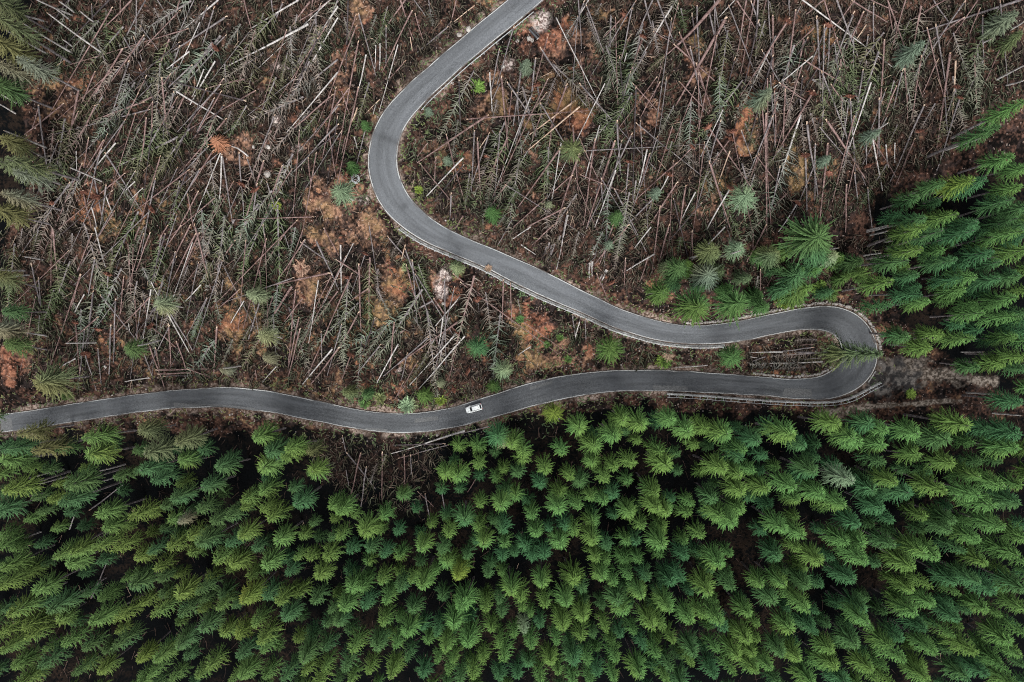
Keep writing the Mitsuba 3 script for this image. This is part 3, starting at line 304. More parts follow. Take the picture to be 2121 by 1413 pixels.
def road_fn(p, n, uv):
    x, y = p.x, p.y
    a = uv.x                                                             # -1 right edge .. 1 left edge; uv.y metres along
    f = fbm(x * 5.0, y * 5.0, 1.0, 2); m = fbm(uv.y * 0.12, a * 3.0, 2.0, 3); g = noise(x * 11, y * 11, 5)
    v = 0.092 + (f - 0.5) * 0.035 + (m - 0.5) * 0.075 + (g - 0.5) * 0.02
    tracks = dr.exp(-dr.square((dr.abs(a) - 0.30) / 0.10)) * 0.010 + dr.exp(-dr.square((dr.abs(a) - 0.68) / 0.10)) * 0.008
    mid = dr.exp(-dr.square(a / 0.07))
    up = smoothstep(255.0, 300.0, uv.y)
    v = v - tracks * (0.6 + 0.8 * m) - mid * 0.012 * m - smoothstep(0.88, 1.0, dr.abs(a)) * 0.02
    v = v + up * smoothstep(0.02, -0.05, a) * 0.022 + up * 0.020 + smoothstep(180.0, 260.0, uv.y) * 0.008
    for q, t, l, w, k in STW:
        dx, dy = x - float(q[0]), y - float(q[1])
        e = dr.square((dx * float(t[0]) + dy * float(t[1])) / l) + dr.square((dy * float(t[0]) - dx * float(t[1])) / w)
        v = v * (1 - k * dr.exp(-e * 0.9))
    v = v * dr.select(noise(uv.y * 0.9, a * 26, 3.0) * noise(uv.y * .06, a * 4, 8) > 0.62, 0.8, 1.0)
    v = dr.maximum(v, 0.02)
    v = v * (1 - 0.10 * dr.select((dr.abs(noise(x * 0.55, y * 0.55, 12.0) - 0.5) < 0.007) & (noise(x * 0.09, y * 0.09, 40.0) > 0.55), 1.0, 0.0))
    c = mi.Color3f(v * 0.95, v * 0.985, v * 1.06)
    e = smoothstep(0.84, 1.0, dr.abs(a) + (fbm(x * 0.8, y * 0.8, 50.0, 3) - 0.5) * 0.22)
    return mix(c, mix((0.05, 0.036, 0.030), (0.17, 0.125, 0.10), f), e * 0.75)
def patch_fn(p, n, uv):
    v = 0.118 + (fbm(p.x * 5, p.y * 5, 3.0, 2) - 0.5) * 0.05 + (noise(p.x * 13, p.y * 13, 1) - 0.5) * 0.03
    return mi.Color3f(v, v, v * 1.02)
def line_fn(p, n, uv):
    w = fbm(p.x * 0.35, p.y * 0.35, 2.0, 4)
    return mix((0.50, 0.50, 0.49), (0.16, 0.16, 0.16), smoothstep(0.50, 0.72, w))
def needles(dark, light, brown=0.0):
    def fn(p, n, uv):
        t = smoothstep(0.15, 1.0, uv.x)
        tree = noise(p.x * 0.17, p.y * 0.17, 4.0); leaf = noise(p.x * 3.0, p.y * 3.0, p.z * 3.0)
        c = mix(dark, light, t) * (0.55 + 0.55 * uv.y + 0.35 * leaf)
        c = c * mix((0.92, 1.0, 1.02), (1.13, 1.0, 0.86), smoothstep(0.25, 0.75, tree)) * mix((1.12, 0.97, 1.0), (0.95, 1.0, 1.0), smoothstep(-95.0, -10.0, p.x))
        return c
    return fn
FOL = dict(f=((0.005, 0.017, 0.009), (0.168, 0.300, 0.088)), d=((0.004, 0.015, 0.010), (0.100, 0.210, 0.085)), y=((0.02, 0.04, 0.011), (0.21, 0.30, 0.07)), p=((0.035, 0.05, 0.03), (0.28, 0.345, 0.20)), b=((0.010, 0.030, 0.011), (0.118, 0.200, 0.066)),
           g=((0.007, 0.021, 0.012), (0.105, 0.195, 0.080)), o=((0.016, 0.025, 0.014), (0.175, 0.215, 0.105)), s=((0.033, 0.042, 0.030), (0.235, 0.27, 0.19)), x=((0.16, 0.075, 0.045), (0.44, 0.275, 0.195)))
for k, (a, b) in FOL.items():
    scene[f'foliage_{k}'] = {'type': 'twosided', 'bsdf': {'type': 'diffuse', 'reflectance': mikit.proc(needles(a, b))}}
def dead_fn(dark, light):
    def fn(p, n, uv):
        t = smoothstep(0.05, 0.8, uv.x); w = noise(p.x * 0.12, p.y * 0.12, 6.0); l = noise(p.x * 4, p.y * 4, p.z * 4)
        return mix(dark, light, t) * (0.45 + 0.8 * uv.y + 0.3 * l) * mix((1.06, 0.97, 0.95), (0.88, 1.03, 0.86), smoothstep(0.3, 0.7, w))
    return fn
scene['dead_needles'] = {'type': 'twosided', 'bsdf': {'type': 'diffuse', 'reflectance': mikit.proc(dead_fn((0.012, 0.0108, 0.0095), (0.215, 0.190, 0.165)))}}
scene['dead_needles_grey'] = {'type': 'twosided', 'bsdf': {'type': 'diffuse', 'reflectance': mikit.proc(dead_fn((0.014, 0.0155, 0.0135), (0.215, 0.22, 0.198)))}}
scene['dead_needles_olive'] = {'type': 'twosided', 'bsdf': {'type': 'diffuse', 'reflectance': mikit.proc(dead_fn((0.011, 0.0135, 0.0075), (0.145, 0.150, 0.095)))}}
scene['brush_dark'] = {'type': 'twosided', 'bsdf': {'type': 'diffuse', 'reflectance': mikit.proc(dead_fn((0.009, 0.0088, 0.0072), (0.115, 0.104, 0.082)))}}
def bark_fn(a, b):
    def fn(p, n, uv):
        return mix(a, b, smoothstep(0.25, 0.75, fbm(p.x * 1.1, p.y * 1.1, p.z * 1.1, 3) * 0.6 + noise(p.x * 6, p.y * 6, p.z * 6) * 0.4))
    return fn
BARK = dict(r=((0.095, 0.058, 0.052), (0.30, 0.202, 0.188)), g=((0.080, 0.070, 0.072), (0.275, 0.240, 0.24)), p=((0.23, 0.21, 0.20), (0.56, 0.52, 0.50)), y=((0.32, 0.20, 0.14), (0.64, 0.49, 0.38)), d=((0.030, 0.026, 0.028), (0.11, 0.09, 0.093)))
for k, (a, b) in BARK.items():
    scene[f'bark_{k}'] = {'type': 'diffuse', 'reflectance': mikit.proc(bark_fn(a, b))}
scene['root_soil'] = {'type': 'twosided', 'bsdf': {'type': 'diffuse', 'reflectance': mikit.proc(bark_fn((0.06, 0.026, 0.021), (0.27, 0.122, 0.086)))}}
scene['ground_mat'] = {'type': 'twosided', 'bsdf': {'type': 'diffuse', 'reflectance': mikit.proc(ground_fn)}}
scene['asphalt'] = {'type': 'principled', 'base_color': mikit.proc(road_fn), 'roughness': 0.75, 'specular': 0.3}
scene['asphalt_repair'] = {'type': 'principled', 'base_color': mikit.proc(patch_fn), 'roughness': 0.8, 'specular': 0.3}
scene['road_paint'] = {'type': 'diffuse', 'reflectance': mikit.proc(line_fn)}
scene['concrete'] = {'type': 'diffuse', 'reflectance': mikit.proc(bark_fn((0.20, 0.19, 0.18), (0.50, 0.485, 0.465)))}
scene['galvanised'] = {'type': 'principled', 'base_color': mikit.proc(bark_fn((0.38, 0.38, 0.38), (0.62, 0.63, 0.63))), 'roughness': 0.45, 'metallic': 0.35}
scene['limestone'] = {'type': 'diffuse', 'reflectance': mikit.proc(bark_fn((0.20, 0.175, 0.155), (0.50, 0.46, 0.43)))}
scene['litter_mat'] = {'type': 'twosided', 'bsdf': {'type': 'diffuse', 'reflectance': mikit.proc(lambda p, n, uv: mix(mix((0.028, 0.021, 0.018), (0.18, 0.118, 0.098), uv.y), mi.Color3f(0.50, 0.36, 0.27), uv.x))}}
scene['car_paint'] = {'type': 'principled', 'base_color': {'type': 'rgb', 'value': [0.80, 0.81, 0.80]}, 'roughness': 0.3, 'clearcoat': 1.0, 'clearcoat_gloss': 0.95}
scene['car_glass'] = {'type': 'principled', 'base_color': {'type': 'rgb', 'value': [0.012, 0.014, 0.016]}, 'roughness': 0.08, 'specular': 0.6}
scene['black_rubber'] = {'type': 'principled', 'base_color': {'type': 'rgb', 'value': [0.02, 0.02, 0.02]}, 'roughness': 0.7}
scene['chrome'] = {'type': 'principled', 'base_color': {'type': 'rgb', 'value': [0.6, 0.6, 0.6]}, 'roughness': 0.25, 'metallic': 0.9}
scene['lamp_red'] = {'type': 'principled', 'base_color': {'type': 'rgb', 'value': [0.4, 0.02, 0.02]}, 'roughness': 0.2}
scene['pipe_plastic'] = {'type': 'principled', 'base_color': {'type': 'rgb', 'value': [0.035, 0.035, 0.04]}, 'roughness': 0.45}
scene['cable_grey'] = {'type': 'principled', 'base_color': {'type': 'rgb', 'value': [0.55, 0.55, 0.56]}, 'roughness': 0.5}

# ---------------------------------------------------------------- the setting: ground and road
idx = np.arange(nx * ny).reshape(nx, ny)
quads = np.stack([idx[:-1, :-1], idx[1:, :-1], idx[1:, 1:], idx[:-1, 1:]], -1).reshape(-1, 4)
gap, gi, gs = road_gap(XY)
PXX = CX + XY[:, 0] * PXM * H / (H - GZZ); PYY = CY - XY[:, 1] * PXM * H / (H - GZZ)
ragx = (meshkit.fbm(np.c_[XY / 5.0, XY[:, :1] * 0], 3, 5) - 0.5) * 50
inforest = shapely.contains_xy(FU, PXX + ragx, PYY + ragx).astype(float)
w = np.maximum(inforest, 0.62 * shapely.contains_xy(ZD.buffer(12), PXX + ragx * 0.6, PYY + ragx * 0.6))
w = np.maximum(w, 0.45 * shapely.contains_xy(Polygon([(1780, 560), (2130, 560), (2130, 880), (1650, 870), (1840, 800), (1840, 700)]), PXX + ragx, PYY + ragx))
for a, b, rx, ry, crop in SCREE:
    cx, cy = topx(crop, a, b)
    e = ((PXX - cx) / (rx * 2.2)) ** 2 + ((PYY - cy) / (ry * 2.2)) ** 2 + (meshkit.fbm(np.c_[XY / 2.0, XY[:, :1] * 0], 3, 8) - 0.5) * 1.6
    w = np.where(e < 1, -np.clip((1 - e) * 1.6, 0, 1), w)
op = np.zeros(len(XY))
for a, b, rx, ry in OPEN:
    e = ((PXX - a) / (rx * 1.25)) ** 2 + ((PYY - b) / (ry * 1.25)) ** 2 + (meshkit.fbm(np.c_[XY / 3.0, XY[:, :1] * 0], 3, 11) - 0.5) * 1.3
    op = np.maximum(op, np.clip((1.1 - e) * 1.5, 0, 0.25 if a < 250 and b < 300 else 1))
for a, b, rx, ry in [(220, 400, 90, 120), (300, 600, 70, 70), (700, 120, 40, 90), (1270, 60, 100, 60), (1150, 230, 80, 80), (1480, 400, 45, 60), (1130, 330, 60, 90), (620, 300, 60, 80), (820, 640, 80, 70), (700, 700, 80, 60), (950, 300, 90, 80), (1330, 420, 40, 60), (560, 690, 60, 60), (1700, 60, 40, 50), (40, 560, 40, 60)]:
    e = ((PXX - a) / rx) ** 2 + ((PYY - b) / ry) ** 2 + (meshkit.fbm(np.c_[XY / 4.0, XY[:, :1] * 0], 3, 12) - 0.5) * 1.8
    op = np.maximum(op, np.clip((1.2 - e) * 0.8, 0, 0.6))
labels['ground'] = {'label': 'forest floor slope with red-brown needle litter, moss patches and pale scree', 'category': 'ground', 'kind': 'structure'}
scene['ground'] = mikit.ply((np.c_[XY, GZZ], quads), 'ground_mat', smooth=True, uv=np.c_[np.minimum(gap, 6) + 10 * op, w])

def ribbon(i0, i1, offs, dz, side_skirt=0.0):
    """strip along the road between stations, at these offsets (metres left of the centre, arrays or functions of the station)."""
    i = np.arange(i0, i1)
    rows = [np.c_[C3[i, :2] + NRM[i] * np.asarray(o)[:, None], C3[i, 2] + z] for o, z in zip(offs, dz)]
    v = np.stack(rows, 1); m = len(rows); n = len(i)
    k = np.arange(n * m).reshape(n, m)
    q = np.stack([k[:-1, :-1], k[:-1, 1:], k[1:, 1:], k[1:, :-1]], -1).reshape(-1, 4)[:, ::-1]
    return v.reshape(-1, 3), q, n, m
NS = len(C3)
cross = np.linspace(-1, 1, 13)
offs = [np.where(c > 0, EL, ER) * c for c in cross]
crown = [0.06 * (1 - c * c) for c in cross]
v, q, n, m = ribbon(0, NS, [-ER - 0.03] + offs + [EL + 0.03], [-0.35] + crown + [-0.35])
uvr = np.zeros((n, m, 2)); uvr[..., 0] = np.r_[-1.0, cross, 1.0]; uvr[..., 1] = ROADLEN[:, None]
labels['road'] = {'label': 'grey asphalt mountain road winding through two bends with a hairpin', 'category': 'road', 'kind': 'structure'}
scene['road__asphalt'] = mikit.ply((v, q), 'asphalt', smooth=True, uv=uvr.reshape(-1, 2))
for sgn, E_ in ((1, EL), (-1, ER)):
    c1 = E_ - 0.18; wig = 0.03 * np.sin(ROADLEN * 0.3)
    lw = 0.17
    o1, o2 = (c1 + wig) * sgn, (c1 - lw + wig) * sgn
    if sgn > 0: o1, o2 = o2, o1
    v, q, n, m = ribbon(0, NS, [o1, o2], [0.06 * (1 - 0.93) + 0.008] * 2)
    part('road', 'edge_line', mikit.ply((v, q), 'road_paint'))
def road_patch(poly):
    p = np.array([at(*a)[:2] for a in poly]); t = shapely.segmentize(Polygon(p), 1.2)
    vv, ff = trimesh.creation.triangulate_polygon(t, engine='earcut')
    mesh = trimesh.Trimesh(np.c_[vv, vv[:, 0] * 0], ff).subdivide_to_size(1.2)
    g, i, s = road_gap(mesh.vertices[:, :2])
    side = ((mesh.vertices[:, :2] - C3[i, :2]) * NRM[i]).sum(1); c = np.clip(side / np.where(side > 0, EL[i], ER[i]), -1, 1)
    mesh.vertices[:, 2] = C3[i, 2] + 0.06 * (1 - c * c) + 0.014
    part('road', 'repair_patch', mikit.ply(mesh, 'asphalt_repair'))
for poly in ([(1625, 804), (1680, 806), (1682, 822), (1620, 821)], [(860, 867), (906, 862), (909, 870), (858, 876)], [(931, 846), (966, 837), (967, 842), (931, 853)], [(1097, 801), (1144, 788), (1145, 794), (1098, 808)], [(360, 834), (395, 836), (460, 838), (530, 846), (529, 851), (482, 845), (432, 842), (361, 845)], [(1352, 798), (1424, 800), (1424, 808), (1352, 809)], [(757, 886), (803, 889), (802, 895), (757, 890)], [(2, 868), (24, 866), (28, 890), (2, 894)]):
    road_patch(poly)

# ---------------------------------------------------------------- plant meshes
def finish(v, f, uv):
    return np.vstack(v), np.vstack(f), np.vstack(uv)
def frond(V, F, U, base, az, L, p, q_, width, drop, n, r, tip0=0.0, tipp=1.0, bend=0.0, k=8, strip=0.10, c_strip=0.6, ks=4):
    """one bough: a curved spine (a narrow ridge) with a fringe of separate twigs on both sides; tip0..tipp is the fringe's tone along the bough: needle age, plus shade painted in low in a crown."""
    def spine(t):
        tt = np.linspace(0, 1, 25); a = az + bend * tt; st = np.diff(tt, prepend=0) * L
        x = np.interp(t, tt, np.cumsum(np.cos(a) * st)); y = np.interp(t, tt, np.cumsum(np.sin(a) * st))
        a = az + bend * t
        return np.c_[base[0] + x, base[1] + y, base[2] + L * (p * t + q_ * t * t)], np.c_[np.cos(a), np.sin(a), p + 2 * q_ * t], np.c_[-np.sin(a), np.cos(a), a * 0]
    t = np.linspace(0, 1, ks + 1); S, tan, sd = spine(t)
    w = (strip * (1.0 - 0.75 * t))[:, None]
    v = [S + sd * w, S - sd * w]; i = np.arange(ks)
    f = [np.c_[ks + 1 + i, ks + 2 + i, i], np.c_[ks + 2 + i, i + 1, i]]
    uv = [np.c_[c_strip + (tipp - c_strip) * t, t * 0 + r]] * 2
    cnt = 2 * ks + 2
    tb = np.linspace(0.04, 0.96, k)
    for s in (1, -1):
        t0 = np.clip(tb + rng.normal(size=k) * 0.02, 0, 1); t1 = np.clip(t0 + 0.62 / k, 0, 1)
        A, ta, sa = spine(t0); B, _, _ = spine(t1)
        prof = width * np.sin(np.pi * (t0 * 0.78 + 0.17)) ** 0.8 * (0.7 + 0.6 * rng.random(k))
        ta = ta / np.linalg.norm(ta, axis=1)[:, None]
        tips = A + ta * (prof * 0.85 + L * 0.05)[:, None] + sa * (s * prof)[:, None] - np.c_[t0 * 0, t0 * 0, drop * prof]
        dz = np.array([0, 0, 0.012])
        v += [A - dz, B - dz, tips]
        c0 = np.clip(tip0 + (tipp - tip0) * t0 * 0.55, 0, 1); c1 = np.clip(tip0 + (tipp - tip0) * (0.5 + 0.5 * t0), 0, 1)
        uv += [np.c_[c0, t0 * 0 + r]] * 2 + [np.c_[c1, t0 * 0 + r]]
        b = np.arange(k) + cnt
        f.append(np.c_[b, b + k, b + 2 * k] if s < 0 else np.c_[b + k, b, b + 2 * k]); cnt += 3 * k
    v = np.vstack(v); f = np.vstack(f); uv = np.vstack(uv)
    V.append(v); F.append(f + n); U.append(uv)
    return n + len(v)
def spruce_crown(h, r, cb, seed, per=7, gapz=0.9, power=0.5, wid=0.20, k=7, jit=0.3):
    V, F, U, n = [], [], [], 0
    d = 0.35                                              # depth below the top
    D = h * (1 - cb)
    while d < D:
        t = d / D
        prof = t ** power * (1 - 0.35 * max(0, t - 0.7) / 0.3)
        cnt = per + (1 if rng.random() < 0.5 else 0) + (1 if t > 0.5 else 0)
        a0 = rng.random() * 6.28
        for j in range(cnt):
            if rng.random() < 0.05: continue
            L = max(0.3, r * prof * (1 - jit / 2 + jit * rng.random()) * (1.25 if rng.random() < 0.08 else 1))
            az = a0 + j * 2 * np.pi / cnt + rng.normal() * 0.2
            p = np.interp(t, [0, 0.08, 0.25, 0.6, 1], [1.3, 0.55, 0.12, -0.15, -0.35]) + rng.normal() * 0.08
            n = frond(V, F, U, (0, 0, h - d + rng.normal() * 0.12), az, L, p, -0.22 - 0.15 * rng.random(), wid * (0.45 + 0.28 * L), 0.75, n, rng.random(), 0.0, np.interp(t, [0, .3, 1], [1.0, 0.8, 0.6]), rng.normal() * 0.18, k=k, strip=0.055 + 0.013 * L, c_strip=0.45)  # boughs tinted darker down the crown: shade painted in along with needle age
        d += gapz * (0.55 + 0.65 * t) * rng.uniform(0.85, 1.15)
    n = frond(V, F, U, (0, 0, h - 0.9), 0, 0.05, 20, 0, 0.14, 0.2, n, 0.9, 0.5, 1.0)
    return finish(V, F, U)
def tube(path, rad, sides=7):
    path = np.asarray(path, float); k = len(path); t = np.gradient(path, axis=0); t /= np.linalg.norm(t, axis=1)[:, None]
    ref = np.array([0, 0, 1.0]) if abs(t[0, 2]) < 0.9 else np.array([0, 1.0, 0])
    s = np.cross(t, ref); s /= np.linalg.norm(s, axis=1)[:, None]; b = np.cross(s, t)
    a = np.arange(sides) * 2 * np.pi / sides
    ring = path[:, None] + np.asarray(rad)[:, None, None] * (np.cos(a)[None, :, None] * s[:, None] + np.sin(a)[None, :, None] * b[:, None])
    v = np.vstack([ring.reshape(-1, 3), path[:1], path[-1:]]); i = np.arange(k * sides).reshape(k, sides); j = np.roll(i, -1, 1)
    f = np.vstack([np.stack([i[:-1], j[:-1], j[1:]], -1).reshape(-1, 3), np.stack([i[:-1], j[1:], i[1:]], -1).reshape(-1, 3), np.c_[j[0], i[0], i[0] * 0 + k * sides], np.c_[i[-1], j[-1], i[0] * 0 + k * sides + 1]])
    m = trimesh.Trimesh(v, f, process=False)
    if m.volume < 0: m.invert()
    return m
def stem(h, r0, wob=0.1, seed=0):
    z = np.linspace(-0.5, h, 8); w = np.linspace(0, 1, 8)
    return tube(np.c_[np.sin(w * 3 + seed) * wob, np.cos(w * 2.3 + seed) * wob, z], r0 * (1 - 0.85 * w) + 0.02, 7)
def shrub(seed, n_f=70):
    V, F, U, n = [], [], [], 0
    for j in range(n_f):
        el = rng.random()
        n = frond(V, F, U, (rng.normal() * 0.12, rng.normal() * 0.12, 0.1 + 0.35 * rng.random()), rng.random() * 6.28, 0.5 + 0.5 * rng.random(), np.interp(el, [0, 1], [0.1, 1.3]), -0.35, 0.22, 0.3, n, rng.random(), 0.1, 1.0, rng.normal() * 0.3, k=5)
    return finish(V, F, U)
MESH = {}
def variant(name, data):
    MESH[name] = data
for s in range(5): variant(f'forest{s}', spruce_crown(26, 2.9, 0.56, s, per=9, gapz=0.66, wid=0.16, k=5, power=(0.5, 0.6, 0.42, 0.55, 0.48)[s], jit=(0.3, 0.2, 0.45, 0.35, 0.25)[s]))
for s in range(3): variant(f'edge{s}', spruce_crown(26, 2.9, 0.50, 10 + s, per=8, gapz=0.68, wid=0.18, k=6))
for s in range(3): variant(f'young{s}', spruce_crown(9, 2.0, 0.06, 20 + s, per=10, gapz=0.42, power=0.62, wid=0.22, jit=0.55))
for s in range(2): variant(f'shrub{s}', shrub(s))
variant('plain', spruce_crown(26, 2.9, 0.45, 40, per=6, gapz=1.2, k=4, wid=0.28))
PLY = {}
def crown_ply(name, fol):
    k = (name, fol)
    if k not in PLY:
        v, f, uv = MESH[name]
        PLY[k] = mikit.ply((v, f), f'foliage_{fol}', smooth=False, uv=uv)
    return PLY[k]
def copy_of(name, fol):
    g = f'crown_copies_{fol}'
    if g not in scene: scene[g] = {'type': 'shapegroup', 'crown': crown_ply(name, fol)}
    return {'type': 'instance', 'group': {'type': 'ref', 'id': g}}
STEM = {b: [mikit.ply(stem(26, 0.27, 0.15, s), f'bark_{b}', smooth=50) for s in range(3)] for b in 'gdpr'}
REF = dict(forest=(26, 2.9), edge=(26, 2.9), young=(9, 2.0), shrub=(1, 1))
def stand_tree(key, base, r, h, name, fol, bark='g', lean=(0, 0), bare=False):
    rh, rr = REF[name.rstrip('0123456789')]
    ax_ = np.array([lean[0], lean[1], h]); L = np.linalg.norm(ax_)
    rot = rng.random() * 6.28
    if abs(lean[0]) + abs(lean[1]) < 1e-6: ax_ = np.array([1e-6, 0, 1.0])
    z = ax_ / np.linalg.norm(ax_); x = np.cross([0, 1, 0], z); x /= np.linalg.norm(x); y = np.cross(z, x)
    x2 = x * math.cos(rot) + y * math.sin(rot); y2 = np.cross(z, x2)
    def mat(sx, sz):
        m = np.eye(4); m[:3, 0], m[:3, 1], m[:3, 2], m[:3, 3] = x2 * sx, y2 * sx, z * sz, base
        return T(m)
    if not name.startswith('shrub'):
        part(key, 'trunk', STEM[bark][int(rng.integers(3))], mat(h / 26 * 0.9 + 0.1, L / 26))
    part(key, 'crown', crown_ply(name, fol), mat(r / rr, L / rh))

def foot(px, py, h, frac):
    z = 0.0
    for _ in range(9):
        xy = lift(px, py, z); g = float(height(xy)[0]); z = g + h * frac
    return np.array([*xy, g])

# ---------------------------------------------------------------- dense forests
trees = []
for crop, s in FOREST.items():
    sc = CROPS[crop][2]
    for e in pts(s):
        x, y = topx(crop, e[0], e[1]); fl = e[3] if len(e) > 3 else ''
        trees.append([x, y, e[2] / sc, fl, crop])
trees.sort(key=lambda t: -t[2])
FN = {'s': 'grey-green', 'o': 'olive', 'g': 'dull green', 'f': 'mid green', 'd': 'dark blue-green', 'y': 'yellow-green', 'p': 'pale grey-green'}
mass = []
def forest_zone(x, y):
    if y < 830 and x > 1700:
        return 'of the steep forest right of the hairpin, ' + ('top' if y < 420 else 'upper middle' if y < 560 else 'beside the road' if x < 1950 else 'at the right edge')
    if x < 300 and y < 800: return 'at the top left edge, above the pale snapped stems' if y < 150 else 'at the left edge of the left clearing'
    col = 'left edge' if x < 250 else "below the road's left end" if x < 480 else 'left of the gap' if x < 680 else 'below the gap' if x < 900 else 'below the car' if x < 1100 else 'below the palm-like spruce' if x < 1280 else 'below the hairpin island' if x < 1560 else 'below the hairpin' if x < 1830 else 'right edge'
    row = 'nearest the lower road' if y < 960 else 'upper part of the lower forest' if y < 1090 else 'middle of the lower forest' if y < 1220 else 'lower part of the lower forest' if y < 1330 else 'bottom edge of the lower forest'
    return f'{row}, {col}'
ni = 0
for x, y, r, fl, crop in trees:
    rm = min(r / PXM * 1.42, 3.0 if 'r' in fl else 3.7) * rng.uniform(0.88, 1.12)
    out = math.hypot(x - CX, y - CY) / 1000
    h = 24.5 + float(np.clip(rng.normal() * 3.6, -9, 5)) + min(2, max(-6, (r - 20) * 0.3))
    fol = ('s', 'o', 'o', 'g')[int(rng.integers(4))] if 'w' in fl else 'o' if 'l' in fl and rng.random() < 0.8 else 'y' if 'y' in fl else 'p' if 'p' in fl else ('d' if rng.random() < (0.6 if 'r' in fl else 0.3) else 'f')
    b = foot(x, y, h, 0.80)
    nm = f'edge{rng.integers(3)}' if ('l' in fl or 'r' in fl or 'w' in fl or rng.random() < 0.15) else f'forest{rng.integers(5)}'
    lean = tuple(rng.normal(size=2) * 0.7)
    if ni < 300:
        z = forest_zone(x, y)
        size = 'broad' if r > 25 else 'slim' if r < 19 else 'medium'
        key = thing('spruce_tree', f'{size} {FN[fol]} spruce, {z}', 'spruce tree', f'{size} {FN[fol]} spruces, {z}')
        ni += 1
    else:
        key = f'spruce_thicket__{len(mass) + 1:03d}'; mass.append(key)
        rh, rr = REF['forest']
        rot = rng.random() * 360
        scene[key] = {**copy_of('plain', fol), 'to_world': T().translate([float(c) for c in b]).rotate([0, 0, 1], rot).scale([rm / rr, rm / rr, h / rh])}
        continue
    stand_tree(key, b, rm, h, nm, fol, 'g', lean)
# younger trees in the gaps of the stand
have = [(t[0], t[1], t[2]) for t in trees]; HT = cKDTree([(a, b_) for a, b_, _ in have]); extra = []
for _ in range(9000):
    if len(extra) >= 300: break
    x, y = rng.uniform(-10, 2130), rng.uniform(420, 1440)
    p = Point(x, y)
    if not (FOREST_Z[0].buffer(-25).contains(p) or FOREST_Z[1].buffer(-20).contains(p)): continue
    if HT.query((x, y))[0] < (14 if x > 1750 and y < 830 else 22) or any(math.hypot(x - a, y - b_) < (22 if x > 1750 and y < 830 else 30) for a, b_ in extra): continue
    if math.hypot((x - 800) / 90, (y - 985) / 70) < 1 or math.hypot((x - 1500) / 45, (y - 1110) / 45) < 1 or (1690 < x < 2070 and 730 < y < 860): continue
    extra.append((x, y)); h = 15 + rng.normal() * 3; b = foot(x, y, h, 0.7); rm = 2.7 + rng.normal() * 0.3
    key = f'spruce_thicket__{len(mass) + 1:03d}'; mass.append(key)
    scene[key] = {**copy_of('plain', 'fdd'[int(rng.integers(3))]), 'to_world': T().translate([float(c) for c in b]).rotate([0, 0, 1], rng.random() * 360).scale([rm / 2.9, rm / 2.9, h / 26])}
# the forest goes on beyond the picture
for _ in range(330):
    x, y = rng.uniform(-230, 2350), rng.uniform(830, 1580)
    if -20 < x < 2140 and y < 1430: continue
    h = 25 + rng.normal() * 2.5; b = foot(x, y, h, 0.74)
    key = f'spruce_thicket__{len(mass) + 1:03d}'; mass.append(key); rm = 2.7 + rng.normal() * 0.3
    scene[key] = {**copy_of('plain', 'f'), 'to_world': T().translate([float(c) for c in b]).rotate([0, 0, 1], rng.random() * 360).scale([rm / 2.9, rm / 2.9, h / 26])}
labels['spruce_thicket'] = {'label': 'smaller green spruce crowns filling the gaps of the dense forest', 'category': 'forest', 'kind': 'stuff'}

# ---------------------------------------------------------------- live trees and bushes standing alone
LONE = []
BK = dict(p='p', s='p', o='g', g='g', b='g', y='r', x='r')
for crop, s in ALONE.items():
    sc = CROPS[crop][2]
    for line in s.strip().split('\n'):
        e = line.split(None, 5); x, y = topx(crop, float(e[0]), float(e[1])); r = float(e[2]) / sc / PXM * (1.45 if crop == 'f' else 1.1); h = float(e[3]); fol = e[4]; lab = e[5]
        if h == 0: h = float(np.clip(4.2 * r, 2, 20)) * (1.15 if crop == 'f' else 1)
        LONE.append(foot(x, y, h, 0.5))
        if h <= 4:
            b = foot(x, y, h, 0.5); key = thing('bush', lab, 'bush'); stand_tree(key, b, r * 1.15, max(h * 0.8, r * 0.9), f'shrub{rng.integers(2)}', fol)
        else:
            b = foot(x, y, h, 0.55 if h < 14 else 0.73); key = thing('young_spruce' if h < 14 else 'lone_spruce', lab, 'tree')
            nm = f'young{rng.integers(3)}' if h < 14 else f'forest{rng.integers(5)}'
            stand_tree(key, b, r, h, nm, fol, BK[fol], tuple(rng.normal(size=2) * 0.05 * h))
for x, y in ((1400, 585), (1425, 560), (1452, 590), (1484, 562), (1505, 600), (1540, 572), (1562, 612), (1602, 560), (1622, 600), (1642, 566), (1662, 604), (1690, 560), (1712, 606), (1735, 540), (1752, 580), (1582, 528), (1692, 498), (1470, 520), (1775, 560), (1620, 520)):
    hh = 11 + rng.normal() * 2.5; b = foot(x, y, hh, 0.6); key = thing('young_spruce', 'young green spruce crowded in the cluster uphill of the hairpin', 'tree', 'young spruces crowded uphill of the hairpin')
    stand_tree(key, b, 2.6 + rng.normal() * 0.4, hh, f'young{rng.integers(3)}', 'gfbog'[int(rng.integers(5))], 'g', tuple(rng.normal(size=2) * 0.6))
b = at(1645, 731); key = thing('lone_spruce', 'tall olive spruce leaning right across the hairpin curve', 'tree')
tp = np.array([*lift(1824, 733, b[2] + 22), b[2] + 22]); z_ = (tp - b) / np.linalg.norm(tp - b); LL = np.linalg.norm(tp - b)
part(key, 'trunk', STEM['g'][0], frame(b, z_, np.array([0, 0, 1.0]), (1, 1, 1)) @ T().rotate([0, 1, 0], 90).scale([1, 1, LL / 26]))
part(key, 'crown', crown_ply('young1', 'o'), frame(b + z_ * LL * 0.40, z_, np.array([0, 0, 1.0]), (1, 1, 1)) @ T().rotate([0, 1, 0], 90).scale([2.3, 2.3, LL * 0.62 / 9]))

